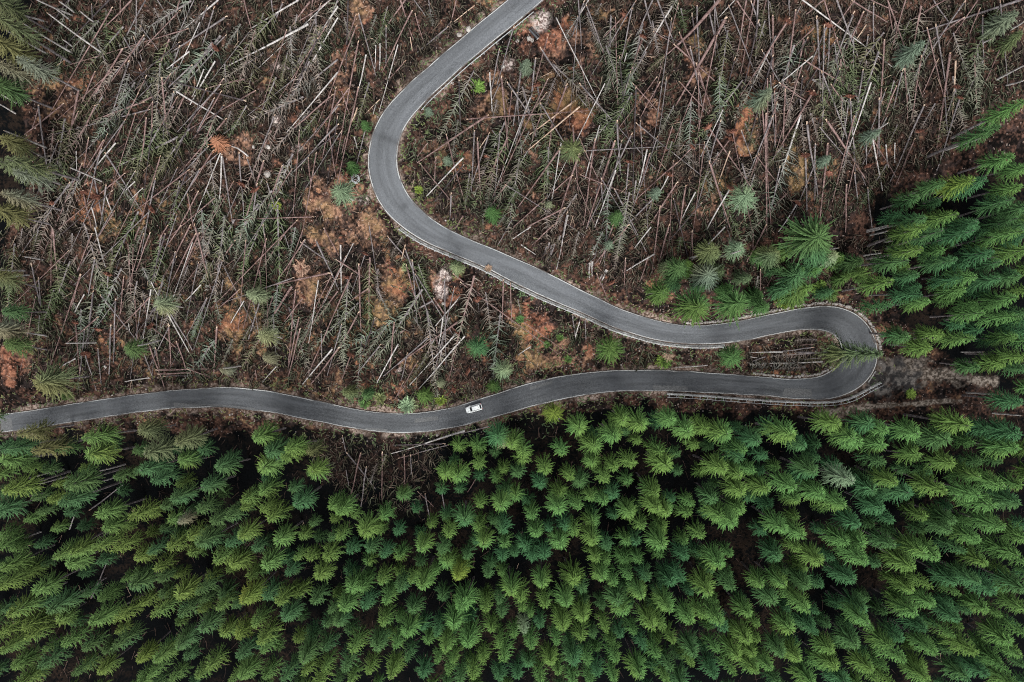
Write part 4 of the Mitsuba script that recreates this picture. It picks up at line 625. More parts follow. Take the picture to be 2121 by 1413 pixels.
# ---------------------------------------------------------------- wind-felled trees
def felled_crown(seed, L=16.0):
    V, F, U, n = [], [], [], 0
    x = 0.15
    while x < L - 0.2:
        t = x / L
        full = min(1, 0.6 + t * 3) * (1 - t) ** 0.5
        for s in (1, -1):
            if rng.random() < 0.25: continue
            Lb = (3.4 * full + 0.3) * (0.35 + 0.85 * rng.random())
            a0 = s * np.radians(rng.uniform(48, 100))
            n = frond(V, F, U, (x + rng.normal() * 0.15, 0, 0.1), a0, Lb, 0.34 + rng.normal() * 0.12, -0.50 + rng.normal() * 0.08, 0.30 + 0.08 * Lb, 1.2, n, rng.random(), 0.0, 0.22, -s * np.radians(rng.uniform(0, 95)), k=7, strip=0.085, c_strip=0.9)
        if rng.random() < 0.45:
            s = 1 if rng.random() < 0.5 else -1; Lb = (2.4 * full + 0.2) * (0.6 + 0.5 * rng.random())
            n = frond(V, F, U, (x, 0, 0.15), s * np.radians(rng.uniform(5, 60)), Lb, 0.75, -0.7, 0.26, 1.0, n, rng.random(), 0.0, 0.3, rng.normal() * 0.4, k=5, strip=0.12, c_strip=0.9)
        x += rng.uniform(0.42, 0.66)
    return finish(V, F, U)
FC = [felled_crown(s) for s in range(8)]
FCP = {}
def fc_ply(k, m):
    if (k, m) not in FCP:
        v, f, uv = FC[k]; FCP[k, m] = mikit.ply((v, f), m, smooth=False, uv=uv)
    return FCP[k, m]
def trunk_mesh(taper, seed, stubs=True):
    t = np.linspace(0, 1, 9); w = rng.normal(size=4) * 0.25
    path = np.c_[t, (w[0] * np.sin(3.1 * t) + w[1] * np.sin(6.2 * t)) * 0.9, (w[2] * np.sin(3.1 * t)) * 0.6]
    return path, 1 - (1 - taper) * t
TR = {}
def trunk_ply(taper, bark, k):
    if (taper, bark, k) not in TR:
        path, rad = trunk_mesh(taper, k)
        v0 = tube(path * [20, 1, 1], rad, 8); v0.vertices = v0.vertices / [20, 1, 1]
        # the broken end: shards pulled out unevenly
        TR[taper, bark, k] = mikit.ply(v0, f'bark_{bark}', smooth=50)
    return TR[taper, bark, k]
def root_plate(seed):
    n = 18; a = np.arange(n) * 2 * np.pi / n; V, F = [], []
    rad = 0.75 + 0.35 * rng.random(n)
    ring = np.c_[rng.normal(size=n) * 0.08, np.cos(a) * rad, np.sin(a) * rad]; inner = np.c_[0.25 + rng.normal(size=n) * 0.06, np.cos(a) * rad * 0.55, np.sin(a) * rad * 0.55]; back = np.c_[-0.25 + rng.normal(size=n) * 0.1, np.cos(a) * rad * 0.6, np.sin(a) * rad * 0.6]
    v = np.vstack([ring, inner, back, [[0.45, 0, 0], [-0.4, 0, 0]]]); i = np.arange(n); j = (i + 1) % n
    f = np.vstack([np.c_[i, j, n + j], np.c_[i, n + j, n + i], np.c_[n + i, n + j, i * 0 + 3 * n], np.c_[j, i, 2 * n + i], np.c_[j, 2 * n + i, 2 * n + j], np.c_[2 * n + j, 2 * n + i, i * 0 + 3 * n + 1]])
    ms = [trimesh.Trimesh(v, f, process=False)]
    for _ in range(13):
        b = rng.random() * 6.28; L = 0.9 + rng.random() * 0.9; t = np.linspace(0.3, 1, 5)
        ms.append(tube(np.c_[(t - 0.3) * rng.normal() * 0.6 - 0.1, np.cos(b + t * rng.normal() * 0.4) * L * t, np.sin(b + t * rng.normal() * 0.4) * L * t], 0.13 * (1.08 - t), 5))
    return trimesh.util.concatenate(ms)
RP = [mikit.ply(root_plate(s), 'root_soil', smooth=False) for s in range(4)]
BN = dict(r='red-brown', g='grey', p='pale peeled', y='fresh split', d='dark')
def direction(dx, dy):
    a = math.degrees(math.atan2(dx, dy))
    return 'pointing down' if abs(a) < 14 else 'slanting down-left' if -70 < a < 0 else 'slanting down-right' if 0 < a < 70 else 'lying crosswise'
felled_bases = []
def fell(x0, y0, x1, y1, bark, crowned, roots, label=None, radius=None):
    lo = rng.uniform(0.25, 1.3) if crowned else rng.uniform(0.9, 2.2)
    A, B = at(x0, y0, lo), at(x1, y1, rng.uniform(0.3, 1.0) + (0.5 if not crowned else 0))
    keep = 0.0
    for w in np.linspace(0, 1, 15):
        if road_gap((A + (B - A) * w)[None, :2])[0][0] < (2.3 if crowned and 0.1 < w < 0.85 else 0.7): break
        keep = w
    if keep * np.linalg.norm(B - A) < 2.5: return None
    B = A + (B - A) * keep; B[2] = float(height(B[:2])[0]) + 0.5
    L = np.linalg.norm(B - A)
    M = (A + B) / 2; g = float(height(M[:2])[0])
    up = max(0, g + 0.45 - M[2]); A[2] += up; B[2] += up
    r = radius or float(np.clip(0.11 + 0.007 * L, 0.13, 0.28)) * rng.uniform(0.85, 1.2)
    zt = zone((x0 + x1) / 2, (y0 + y1) / 2); dn = direction(x1 - x0, y1 - y0); size = 'long' if L > 17 else 'short' if L < 8 else ''
    x = (B - A) / L; upv = np.array([0, 0, 1.0])
    if crowned:
        look = {'g': 'grey-green', 'd': 'brown', 'r': 'red-stemmed brown', 'p': 'pale-stemmed grey'}[bark]
        key = thing('felled_spruce', label or ' '.join(f'{size} {look} felled spruce {dn} {zt}'.split()), 'fallen tree', None if label else ' '.join(f'{size} {look} felled spruces {dn} {zt}'.split()))
        part(key, 'trunk', trunk_ply(0.12, {'d': 'g'}.get(bark, bark), int(rng.integers(3))), frame(A, x, upv, (L, r, r)))
        c0 = 0.02 if crowned == 'C' else 0.33
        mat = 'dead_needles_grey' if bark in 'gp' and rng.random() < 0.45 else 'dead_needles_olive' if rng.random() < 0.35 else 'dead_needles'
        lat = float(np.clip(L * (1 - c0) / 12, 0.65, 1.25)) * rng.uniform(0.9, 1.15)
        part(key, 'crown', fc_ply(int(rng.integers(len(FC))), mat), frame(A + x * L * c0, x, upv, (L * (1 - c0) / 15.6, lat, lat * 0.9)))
    else:
        key = thing('peeled_log' if bark == 'p' else 'split_log' if bark == 'y' else 'weathered_log' if bark == 'g' else 'fallen_log', label or ' '.join(f'{size} {BN[bark]} log {dn} {zt}'.split()), 'log', None if label else ' '.join(f'{size} {BN[bark]} logs {dn} {zt}'.split()))
        part(key, 'trunk', trunk_ply(0.62 if L < 14 else 0.42, bark, int(rng.integers(4))), frame(A, x, upv, (L, r, r)))
        if L > 5 and bark not in 'py':
            part(key, 'broken_end', trunk_ply(0.42, 'y', 0), frame(A - x * rng.uniform(0.25, 0.9), x, upv, (rng.uniform(0.6, 1.2), r * 0.8, r * 0.8)))
    felled_bases.append((x0, y0, key, A, x, r))
    if roots: add_roots(key, A, x, r)
    return key
rooted = set()
def add_roots(key, A, x, r):
    rooted.add(key)
    s = rng.uniform(0.8, 1.25)
    part(key, 'root_plate', RP[int(rng.integers(4))], frame(A - x * 0.1 + [0, 0, 0.1], x + np.array([0, 0, rng.uniform(-0.5, 0.5)]), np.array([0, 0, 1.0]), (s, s, s)))
SPECIAL = {('c', 300, 410): 'longest thick white barkless log, slanting across the right clearing', ('b', 930, 720): 'long red-brown bare log inside the upper bend, slanting left to the road', ('b', 1505, 665): 'long fresh yellow-ended log, lower of two split parallel stems', ('b', 1480, 625): 'fresh split yellow log, upper of two parallel stems right of the bend',
           ('c', 920, 740): 'thick red-brown log slanting down-right in the dark right clearing', ('d', 1215, 0): 'thick red-brown log slanting down-right in the lower left clearing', ('d', 2040, 290): 'thin red log lying nearly level beside an orange bush', ('d', 985, 890): 'red-brown log lying level just above the lower road',
           ('e', 790, 680): 'lowest of three long pale parallel logs slanting down-left between the roads', ('e', 740, 660): 'middle one of three long pale parallel logs between the roads', ('e', 790, 1270): 'long pale log lying along the foot of the lower road bank', ('a', 1240, 1060): 'long grey log in the bundle of parallel logs in the upper left clearing'}
for crop, s in FELLED.items():
    for e in pts(s):
        k = e[4]
        x0, y0 = topx(crop, e[0], e[1]); x1, y1 = topx(crop, e[2], e[3])
        lab = SPECIAL.get((crop, int(e[0]), int(e[1])))
        big = 0.42 if (crop, int(e[0])) in (('c', 300), ('c', 265)) else None
        fell(x0, y0, x1, y1, k[0], 'C' if 'C' in k else 'c' if 'c' in k else '', 'R' in k, lab, big)
# more felled crowns fill the windthrow
def clear(x, y, grow=1.0):
    if any(((x - a) / (rx * grow)) ** 2 + ((y - b) / (ry * grow)) ** 2 < 1 for a, b, rx, ry in OPEN): return False
    return True
ZW0 = shapely.union_all([ZA, ZB])
mids = [(b[0], b[1]) for b in felled_bases]
n_fill = 0
for _ in range(4000):
    if n_fill >= 135: break
    x, y = rng.uniform(10, 2100), rng.uniform(-20, 860)
    p = Point(x, y)
    if not (ZA.contains(p) or ZB.contains(p)): continue
    L = rng.uniform(95, 190); a = math.radians(rng.normal(-28 if x < 560 and y < 430 else -14 if x < 800 else -8, 20))
    x1, y1 = x + L * math.sin(a), y + L * math.cos(a)
    q = Point(x1, y1)
    if not (ZA.contains(q) or ZB.contains(q)) or not clear(x, y, 1.1) or not clear((x + x1) / 2, (y + y1) / 2, 1.25) or not clear(x1, y1): continue
    if min(math.hypot(x - a_, y - b_) for a_, b_ in mids) < 20: continue
    mids.append((x, y)); n_fill += 1
    fell(x, y, x1, y1, 'dddrg'[int(rng.integers(5))], 'C', False)
# and more bare poles lie across them
n_fill = 0
for _ in range(6000):
    if n_fill >= 250: break
    x, y = rng.uniform(10, 2100), rng.uniform(-30, 850)
    L = rng.uniform(90, 270); m_ = -34 if x < 560 and y < 430 else -20 if x < 800 else 20 if rng.random() < 0.25 else -10
    a = math.radians(rng.normal(m_, 13) + (rng.choice([-50, 55]) if rng.random() < 0.07 else 0))
    x1, y1 = x + L * math.sin(a), y + L * math.cos(a)
    if not (ZW0.contains(Point(x, y)) and ZW0.contains(Point(x1, y1))) or not clear((x + x1) / 2, (y + y1) / 2, 0.8): continue
    n_fill += 1
    fell(x, y, x1, y1, 'rrrrrrrggggggpdd'[int(rng.integers(16))], '', False, None, float(rng.uniform(0.10, 0.21)))
for crop, s in ROOTS.items():
    for e in pts(s):
        x, y = topx(crop, *e)
        best = min((f for f in felled_bases if f[2] not in rooted), key=lambda f: math.hypot(f[0] - x, f[1] - y))
        if math.hypot(best[0] - x, best[1] - y) < 22: add_roots(best[2], best[3], best[4], best[5])
        else:
            P = at(x, y, 0.6); a = rng.random() * 6.28
            key = thing('root_plate', f'upturned red-brown root plate {zone(x, y)}', 'root plate', f'upturned root plates {zone(x, y)}')
            m = frame(P, np.array([math.cos(a), math.sin(a), rng.uniform(-0.2, 0.6)]), np.array([0, 0, 1.0]), (1.1, 1.1, 1.1))
            scene[key] = {**RP[int(rng.integers(4))], 'to_world': m}
# standing broken trunks
for crop, s in SNAGS.items():
    for e in pts(s):
        x0, y0 = topx(crop, e[0], e[1]); x1, y1 = topx(crop, e[2], e[3])
        A = at(x0, y0); r0, r1 = math.hypot(x0 - CX, y0 - CY), math.hypot(x1 - CX, y1 - CY)
        h = float(np.clip((H - A[2]) * (1 - r0 / max(r1, r0 + 1)), 4, 18))
        Bp = lift(x1, y1, A[2] + h); B = np.array([*Bp, A[2] + h])
        x = B - A; L = np.linalg.norm(x)
        zt = 'at the top left forest edge' if x0 < 250 and y0 < 420 else 'among the trees right of the hairpin' if x0 > 1650 else 'in the lower left forest' if y0 > 900 else 'above the hairpin' if x0 > 1380 else 'in the left clearing'
        key = thing('broken_stem', f'pale bare snapped stem standing {zt}', 'dead tree', f'snapped stems standing {zt}')
        part(key, 'trunk', trunk_ply(0.62, 'p', int(rng.integers(3))), frame(A - x / L * 0.4, x, np.array([0.2, 0.9, 0.1]), (L + 0.4, 0.24, 0.24)))
        part(key, 'broken_end', trunk_ply(0.42, 'y', 1), frame(B - x / L * 0.3, x, np.array([0.2, 0.9, 0.1]), (0.9, 0.11, 0.11)))

# dead rust-coloured tree beside a bent pale stem
b = at(459, 299); key = thing('dead_tree', 'round rust-orange dead young tree with a bent pale stem at its right', 'tree')
part(key, 'crown', crown_ply('young1', 'x'), T().translate([float(c) for c in b]).scale([1.35, 1.35, 0.55]))
p = [at(480, 303, 1.2), at(492, 307, 1.6), at(505, 316, 1.1), at(514, 324, 0.5)]
part(key, 'trunk', mikit.ply(tube(p, [0.14, 0.18, 0.2, 0.2]), 'bark_p', smooth=50))
for x, y, r, h, fol, lab in ((575, 427, 1.4, 1.6, 'y', 'acid yellow-green bush alone in the left clearing'), (627, 556, 2.2, 1.8, 'x', 'orange autumn bush beside the level red log'), (1012, 556, 1.0, 1.0, 'x', 'small orange bush just below the guard rail, middle straight'), (990, 180, 2.0, 0.9, 'y', 'mustard-yellow bush inside the upper bend'), (1384, 735, 1.6, 0.6, 'x', 'low orange bush below the end of the upper guard rail'), (660, 395, 0.8, .8, 'x', 'tiny orange bush left of the broad yellow-green spruce'), (1885, 815, 1.6, 1.2, 'y', 'yellowish shrub on the bank beside the dark wet fan')):
    b = at(x, y); key = thing('bush', lab, 'bush'); stand_tree(key, b, r, h, f'shrub{rng.integers(2)}', fol)

# ---------------------------------------------------------------- stacked cut logs
def stack(lst, bark, lab):
    for k, (x0, y0, x1, y1) in enumerate(lst):
        A, B = at(x0, y0, 0.35 + 0.1 * (k % 2)), at(x1, y1, 0.35); L = np.linalg.norm(B - A); x = (B - A) / L
        key = thing('cut_log', lab[k], 'log')
        part(key, 'trunk', trunk_ply(0.62, bark, k % 3), frame(A, x, np.array([0, 0, 1.0]), (L, 0.26, 0.26)))
        part(key, 'sawn_end', trunk_ply(0.62, 'y', 0), frame(A - x * 0.05, x, np.array([0, 0, 1.0]), (0.1, 0.25, 0.25)))
stack([(1133, 510, 1127, 527), (1138, 502, 1131, 526), (1146, 505, 1133, 541), (1149, 505, 1140, 535), (1161, 488, 1139, 545), (1143, 507, 1138, 530)], 'g',
      ['leftmost short log of the stack above the middle straight', 'second short log from the left in the stack above the middle straight', 'third log of the stack above the middle straight', 'fourth log of the stack above the middle straight', 'rightmost and longest log of the stack above the middle straight', 'short log lying on the middle of the stack above the middle straight'])
stack([(1222, 544, 1221, 576), (1227, 541, 1226, 572)], 'p', ['pale sawn log, left one of an upright pair right of the stack', 'pale sawn log, right one of an upright pair right of the stack'])
stack([(1256, 558, 1243, 578), (1258, 560, 1246, 582)], 'p', ['pale sawn log, upper of a slanting pair by the red litter', 'pale sawn log, lower of a slanting pair by the red litter'])

# ---------------------------------------------------------------- guard rails and kerbs
def path_of(p, step=0.5):
    w = np.array([at(*a)[:2] for a in p]); d = np.r_[0, np.cumsum(np.linalg.norm(np.diff(w, axis=0), axis=1))]
    s = np.arange(0, d[-1], step); cs = CubicSpline(d, w) if len(p) > 3 else None
    q = cs(s) if cs is not None else np.array([np.interp(s, d, w[:, k]) for k in (0, 1)]).T
    return q
def zroad(q):
    g, i, s = road_gap(q); return C3[i, 2]
def sweep(q, z, wd, ht):
    """a bar of this width and height, its underside at z, along the plan path q."""
    t = np.gradient(q, axis=0); t /= np.linalg.norm(t, axis=1)[:, None]; n_ = np.c_[-t[:, 1], t[:, 0]]
    c = min(wd, ht) * 0.2; prof = [(-wd / 2, 0), (wd / 2, 0), (wd / 2, ht - c), (wd / 2 - c, ht), (-wd / 2 + c, ht), (-wd / 2, ht - c)]
    ring = np.stack([np.c_[q + n_ * a, z + b_] for a, b_ in prof], 1); k, m = ring.shape[:2]
    i = np.arange(k * m).reshape(k, m); j = np.roll(i, -1, 1)
    f = np.vstack([np.stack([i[:-1], j[:-1], j[1:]], -1).reshape(-1, 3), np.stack([i[:-1], j[1:], i[1:]], -1).reshape(-1, 3), [[i[0, 0], i[0, b_ + 1], i[0, b_]] for b_ in range(1, m - 1)], [[i[-1, 0], i[-1, b_], i[-1, b_ + 1]] for b_ in range(1, m - 1)]])
    m = trimesh.Trimesh(ring.reshape(-1, 3), f, process=False)
    if m.volume < 0: m.invert()
    return m
BOX = trimesh.creation.box((1, 1, 1))
def guard_rail(pxs, label, spacing, double, coping):
    q = path_of(pxs); z = zroad(q)
    key = thing('guard_rail', label, 'guard rail')
    t = np.gradient(q, axis=0); t /= np.linalg.norm(t, axis=1)[:, None]; n_ = np.c_[-t[:, 1], t[:, 0]]
    if np.median(road_gap(q + n_)[0] - road_gap(q)[0]) < 0: n_ = -n_         # away from the road
    part(key, 'rail', mikit.ply(sweep(q, z + 0.45, 0.16, 0.30), 'galvanised', smooth=30))
    if double: part(key, 'rear_rail', mikit.ply(sweep(q + n_ * 0.75, z + 0.62, 0.10, 0.12), 'galvanised', smooth=30))
    if coping:
        wig = (meshkit.fbm(np.c_[q / 1.5, q[:, :1] * 0], 2) - 0.5)[:, None] * 0.12
        part(key, 'coping', mikit.ply(sweep(q - n_ * (0.10 if double else 0.42) + n_ * wig, z - 0.5, 0.62, 0.60), 'concrete', smooth=30))
    post = mikit.ply(trimesh.creation.box((0.14, 0.14, 1.3)), 'galvanised'); br = mikit.ply(trimesh.creation.box((0.72, 0.09, 0.08)), 'galvanised')
    k = max(1, int(spacing / 0.5))
    for i in range(1, len(q) - 1, k):
        a = math.degrees(math.atan2(n_[i, 1], n_[i, 0]))
        off = 0.75 if double else 0.2
        part(key, 'post', post, T().translate([*(q[i] + n_[i] * (off + 0.0)), z[i] + 0.15]).rotate([0, 0, 1], a))
        if double: part(key, 'bracket', br, T().translate([*(q[i] + n_[i] * 0.38), z[i] + 0.62]).rotate([0, 0, 1], a))
off = lambda i0, i1, sd, d, st=12: [tuple(pxof(np.r_[C3[i, :2] + NRM[i] * sd * ((EL if sd > 0 else ER)[i] + d), C3[i, 2]])) for i in range(i0, i1, st)]
def station(px, py): return int(tree_c.query(at(px, py)[:2])[1])
guard_rail(off(station(1500, 700), station(826, 460), 1, 0.85), 'galvanised guard rail on a pale concrete coping below the middle straight', 2.0, False, True)
guard_rail([(1381, 816.5), (1491, 823.5), (1609, 832), (1692, 834.6), (1727, 833), (1762, 825), (1786, 813), (1810, 800), (1826, 792)], 'ladder-like double guard rail along the lower edge of the hairpin', 2.0, True, True)
guard_rail(off(station(870, 225), station(1127, 2), -1, 0.75), 'thin guard rail along the right edge of the top stretch of road', 4.0, False, False)
# masonry kerb round the outside of the hairpin
def stone_row(pxs, key_label):
    q = path_of(pxs); z = zroad(q); ms = []
    for i in range(len(q)):
        for _ in range(2):
            s = rng.uniform(0.16, 0.34); m = trimesh.creation.icosphere(1, s); m.vertices *= rng.uniform(0.7, 1.3, 3); m.vertices += rng.normal(size=m.vertices.shape) * 0.03
            m.apply_translation([*(q[i] + rng.normal(size=2) * 0.12), z[i] + 0.05]); ms.append(m)
    key = thing('stone_kerb', key_label, 'kerb'); scene[f'{key}__stones'] = mikit.ply(trimesh.util.concatenate(ms), 'limestone', smooth=False)
    labels[f'{key}__stones'] = {'label': 'row of rough pale stones', 'kind': 'stuff'}
stone_row(off(station(1819, 725), station(1395, 690), -1, 0.6, 8), 'row of rough pale stones round the outer edge of the hairpin')
stone_row(off(station(1560, 790), station(1735, 765), 1, 0.5, 8), 'row of pale stones along the lower inner edge of the hairpin')
key = thing('kerb', 'low pale kerb at the outer edge of the hairpin beside the dark wet fan', 'kerb')
q = path_of(off(station(1795, 790), station(1822, 735), -1, 0.35, 6)); scene[key] = mikit.ply(sweep(q, zroad(q) - 0.2, 0.3, 0.36), 'concrete', smooth=30)

# ---------------------------------------------------------------- car
def loft(secs, n=20, ex=4.0):
    a = np.arange(n) * 2 * np.pi / n; c, s = np.cos(a), np.sin(a)
    y = np.sign(c) * np.abs(c) ** (2 / ex); zz = np.sign(s) * np.abs(s) ** (2 / ex)
    rings = np.stack([np.c_[y * 0 + x, y * hw, (z0 + z1) / 2 + zz * (z1 - z0) / 2] for x, hw, z0, z1 in secs]); k = len(secs)
    v = np.vstack([rings.reshape(-1, 3), rings[0].mean(0)[None], rings[-1].mean(0)[None]]); i = np.arange(k * n).reshape(k, n); j = np.roll(i, -1, 1)
    f = np.vstack([np.stack([i[:-1], j[:-1], j[1:]], -1).reshape(-1, 3), np.stack([i[:-1], j[1:], i[1:]], -1).reshape(-1, 3), np.c_[j[0], i[0], i[0] * 0 + k * n], np.c_[i[-1], j[-1], i[0] * 0 + k * n + 1]])
    m = trimesh.Trimesh(v, f, process=False); m.fix_normals(); return m
def make_car(px, py, dx, dy):
    P = at(px, py); i = station(px, py); P[2] = C3[i, 2] + 0.05
    P[:2] = lift(px, py, P[2] + 0.8)
    d = np.array([dx, -dy, 0.0]); d /= np.linalg.norm(d); d[2] = TAN[i] @ d[:2] * 0.06
    M = frame(P, d, np.array([0, 0, 1.0]), (1, 1, 1))
    key = thing('car', 'white estate car driving left on the lower road', 'car')
    add = lambda name, mesh, mat, smooth=35: part(key, name, mikit.ply(mesh, mat, smooth=smooth), M)
    add('body', loft([(-2.2, 0.62, 0.42, 0.80), (-2.14, 0.80, 0.32, 0.92), (-1.9, 0.88, 0.26, 0.98), (-1.0, 0.90, 0.22, 0.98), (0.2, 0.90, 0.22, 0.97), (0.95, 0.90, 0.22, 0.95), (1.5, 0.88, 0.24, 0.88), (1.95, 0.80, 0.28, 0.80), (2.15, 0.64, 0.34, 0.70), (2.22, 0.45, 0.40, 0.62)]), 'car_paint')
    add('roof', loft([(-2.02, 0.66, 0.85, 0.97), (-1.62, 0.66, 0.88, 1.40), (-1.3, 0.64, 0.9, 1.47), (-0.4, 0.64, 0.9, 1.50), (0.15, 0.63, 0.9, 1.44), (0.45, 0.64, 0.88, 1.28), (1.08, 0.66, 0.84, 0.955)], ex=5), 'car_paint')
    def panel(q):
        v = np.array(q, float); n_ = np.cross(v[1] - v[0], v[2] - v[0]); n_ /= np.linalg.norm(n_); c = v.mean(0) - [-0.3, 0, 1.0]
        if n_ @ c < 0: v = v[::-1]; n_ = -n_
        b_ = v - n_ * 0.02; t_ = v + n_ * 0.012; k = len(v); f = [[k, k + 1, k + 2], [k, k + 2, k + 3], [2, 1, 0], [3, 2, 0]] + [x for e in range(k) for x in ([e, (e + 1) % k, k + (e + 1) % k], [e, k + (e + 1) % k, k + e])]
        return trimesh.Trimesh(np.vstack([b_, t_]), f, process=False)
    add('windscreen', panel([(0.47, -0.54, 1.29), (1.03, -0.60, 1.0), (1.03, 0.60, 1.0), (0.47, 0.54, 1.29)]), 'car_glass', False)
    add('rear_window', panel([(-1.66, -0.52, 1.37), (-1.99, -0.56, 1.02), (-1.99, 0.56, 1.02), (-1.66, 0.52, 1.37)]), 'car_glass', False)
    for s in (1, -1):
        add('side_window', panel([(0.25, 0.645 * s, 1.36), (0.80, 0.665 * s, 1.03), (-0.35, 0.665 * s, 1.03), (-0.35, 0.65 * s, 1.42)]), 'car_glass', False)
        add('side_window', panel([(-0.42, 0.65 * s, 1.42), (-0.42, 0.665 * s, 1.03), (-1.65, 0.665 * s, 1.05), (-1.45, 0.65 * s, 1.38)]), 'car_glass', False)
        add('roof_rail', trimesh.creation.box((1.75, 0.05, 0.05), trimesh.transformations.translation_matrix((-0.6, 0.58 * s, 1.515))), 'pipe_plastic', False)
        add('mirror', trimesh.creation.box((0.14, 0.22, 0.14), trimesh.transformations.translation_matrix((0.82, 0.98 * s, 1.0))), 'car_paint', False)
        add('headlight', trimesh.creation.box((0.28, 0.26, 0.12), trimesh.transformations.translation_matrix((1.93, 0.62 * s, 0.72))), 'chrome', False)
        add('tail_light', trimesh.creation.box((0.14, 0.2, 0.26), trimesh.transformations.translation_matrix((-2.10, 0.66 * s, 0.80))), 'lamp_red', False)
        for x in (1.35, -1.32):
            wm = trimesh.creation.cylinder(0.32, 0.22, sections=24); wm.apply_transform(trimesh.transformations.rotation_matrix(math.pi / 2, (1, 0, 0))); wm.apply_translation((x, 0.80 * s, 0.32))
            w_ = add('wheel', wm, 'black_rubber')
            rm = trimesh.creation.cylinder(0.2, 0.23, sections=20); rm.apply_transform(trimesh.transformations.rotation_matrix(math.pi / 2, (1, 0, 0))); rm.apply_translation((x, 0.805 * s, 0.32))
            part(w_, 'rim', mikit.ply(rm, 'chrome', smooth=35), M)
make_car(982, 846, -360, 105)

# ---------------------------------------------------------------- small things
P = [at(1096, 60, 0.35), at(1114, 80, 0.35)]
key = thing('drainage_pipe', 'short black plastic pipe lying on pale scree beside the top road', 'pipe')
part(key, 'tube', mikit.ply(tube([P[0], (P[0] + P[1]) / 2, P[1]], [0.36] * 3, 16), 'pipe_plastic', smooth=50))
d_ = (P[1] - P[0]) / np.linalg.norm(P[1] - P[0])
part(key, 'end_cap', mikit.ply(tube([P[1] - d_ * 0.05, P[1] + d_ * 0.12], [0.38, 0.38], 16), 'limestone', smooth=50))
Q = [P[0] + np.array([0.55, 0.45, -0.1]), P[1] + np.array([0.55, 0.45, -0.1])]
key = thing('drainage_pipe', 'thinner grey pipe lying against the short black pipe', 'pipe')
scene[key] = mikit.ply(tube(Q, [0.16, 0.16], 12), 'pipe_plastic', smooth=50)
c0 = at(737, 371, 0.12); th = np.linspace(0, 2 * np.pi * 4.3, 170)
rad = 0.75 + 0.22 * np.sin(th * 0.63) + 0.06 * th / 10
coil = np.c_[c0[0] + np.cos(th) * rad + 0.12 * np.sin(th * 0.31), c0[1] + np.sin(th) * rad * 1.05 + 0.15 * np.cos(th * 0.27), c0[2] + 0.04 + th * 0.012]
coil = np.vstack([at(722, 381, 0.12), at(727, 375, 0.14), coil, at(743, 363, .3)])
key = thing('cable_coil', 'coil of pale grey cable lying by the outside of the upper bend', 'cable'); scene[key] = mikit.ply(tube(coil, np.full(len(coil), 0.06), 6), 'cable_grey', smooth=50)
BOULD = [(554, 361, 0.95, 'large white angular boulder in the left clearing, lower of three'), (555, 305, 0.65, 'white flat boulder above the large angular one in the left clearing'), (525, 304, 0.4, 'small round white stone right of the rust-orange tree'), (1113, 58, 0.45, 'round pale stone just right of the black pipe'), (1096, 80, 0.6, 'pale stone at the lower end of the black pipe, upper of two'), (1102, 83, 0.5, 'pale stone touching the lower end of the black pipe'),
         (1072, 84, 0.45, 'white stone left below the black pipe'), (970, 60, 0.7, 'pale rock at the left verge of the top road'), (951, 72, 0.6, 'pale rock on the left verge below another near the top road'), (1042, 138, 0.5, 'pale stone below the grey-green young spruce by the upper road'), (1231, 513, 0.4, 'pale cut stone above the upright log pair'), (1229, 526, 0.3, 'pale small stone directly above the upright log pair'), (218, 760, 0.4, 'pale stone near the lower road in the left clearing'), (918, 629, 0.45, 'round pale stone on the slope between the roads'), (713, 715, 0.5, 'mossy pale boulder left on the slope between the roads'), (1887, 172, .4, 'pale stone in the upper right clearing')]
for x, y, s, lab in BOULD:
    m = trimesh.creation.icosphere(3, 1.0); v = m.vertices
    v = v * (0.72 + 0.55 * meshkit.fbm(v * 1.3 + rng.random(3) * 9, 3)[:, None]); v = np.sign(v) * np.abs(v) ** 0.85
    m.vertices = v * s * np.array([1.1, 0.9, 0.7])
    key = thing('boulder', lab, 'boulder'); scene[key] = {**mikit.ply(m, 'limestone', smooth=40), 'to_world': T().translate([float(c) for c in at(x, y, 0.15 * s)]).rotate([0, 0, 1], float(rng.random() * 360))}

# ---------------------------------------------------------------- litter too small and too many to count
def scatter(n, fn_zone):
    out = []
    while len(out) < n:
        x, y = rng.uniform(0, 2121, 4000), rng.uniform(-10, 1060, 4000)
        for a, b in zip(x[fn_zone(x, y)], y[fn_zone(x, y)]): out.append((a, b))
    return np.array(out[:n])
ZW = shapely.union_all([ZA, ZB, ZC, ZD, Polygon([(1300, 560), (1800, 600), (1850, 480), (1500, 520)])])
inzone = lambda x, y: shapely.contains_xy(ZW, x, y)
def place_many(p):
    xy = p
    z = np.zeros(len(p))
    for _ in range(7):
        XYw = np.c_[(p[:, 0] - CX) / PXM * (H - z) / H, (CY - p[:, 1]) / PXM * (H - z) / H]; z = height(XYw)
    g = road_gap(XYw)[0]; k = g > 0.8
    return np.c_[XYw, z][k]
W = np.vstack([place_many(scatter(15000, inzone)), place_many(np.c_[rng.uniform(-20, 2140, 2500), rng.uniform(860, 1430, 2500)])]); n = len(W)
a = rng.normal(-1.75, 0.75, n); L = np.minimum(np.minimum(rng.gamma(2.0, 0.75, n) + 0.3, 3.0), road_gap(W[:, :2])[0] * 0.9); r = rng.uniform(0.02, 0.07, n) * (0.6 + 0.2 * L)
d = np.c_[np.cos(a), np.sin(a), rng.normal(size=n) * 0.12]; s = np.c_[-np.sin(a), np.cos(a), a * 0]
Z = W + np.c_[a * 0, a * 0, rng.uniform(0.05, 0.8, n)]
quad = [Z + s * r[:, None], Z + [0, 0, 1] * r[:, None], Z - s * r[:, None]]; end = [q_ + d * L[:, None] for q_ in quad]
end = [Z + d * L[:, None] + (e_ - (Z + d * L[:, None])) * 0.5 for e_ in end]
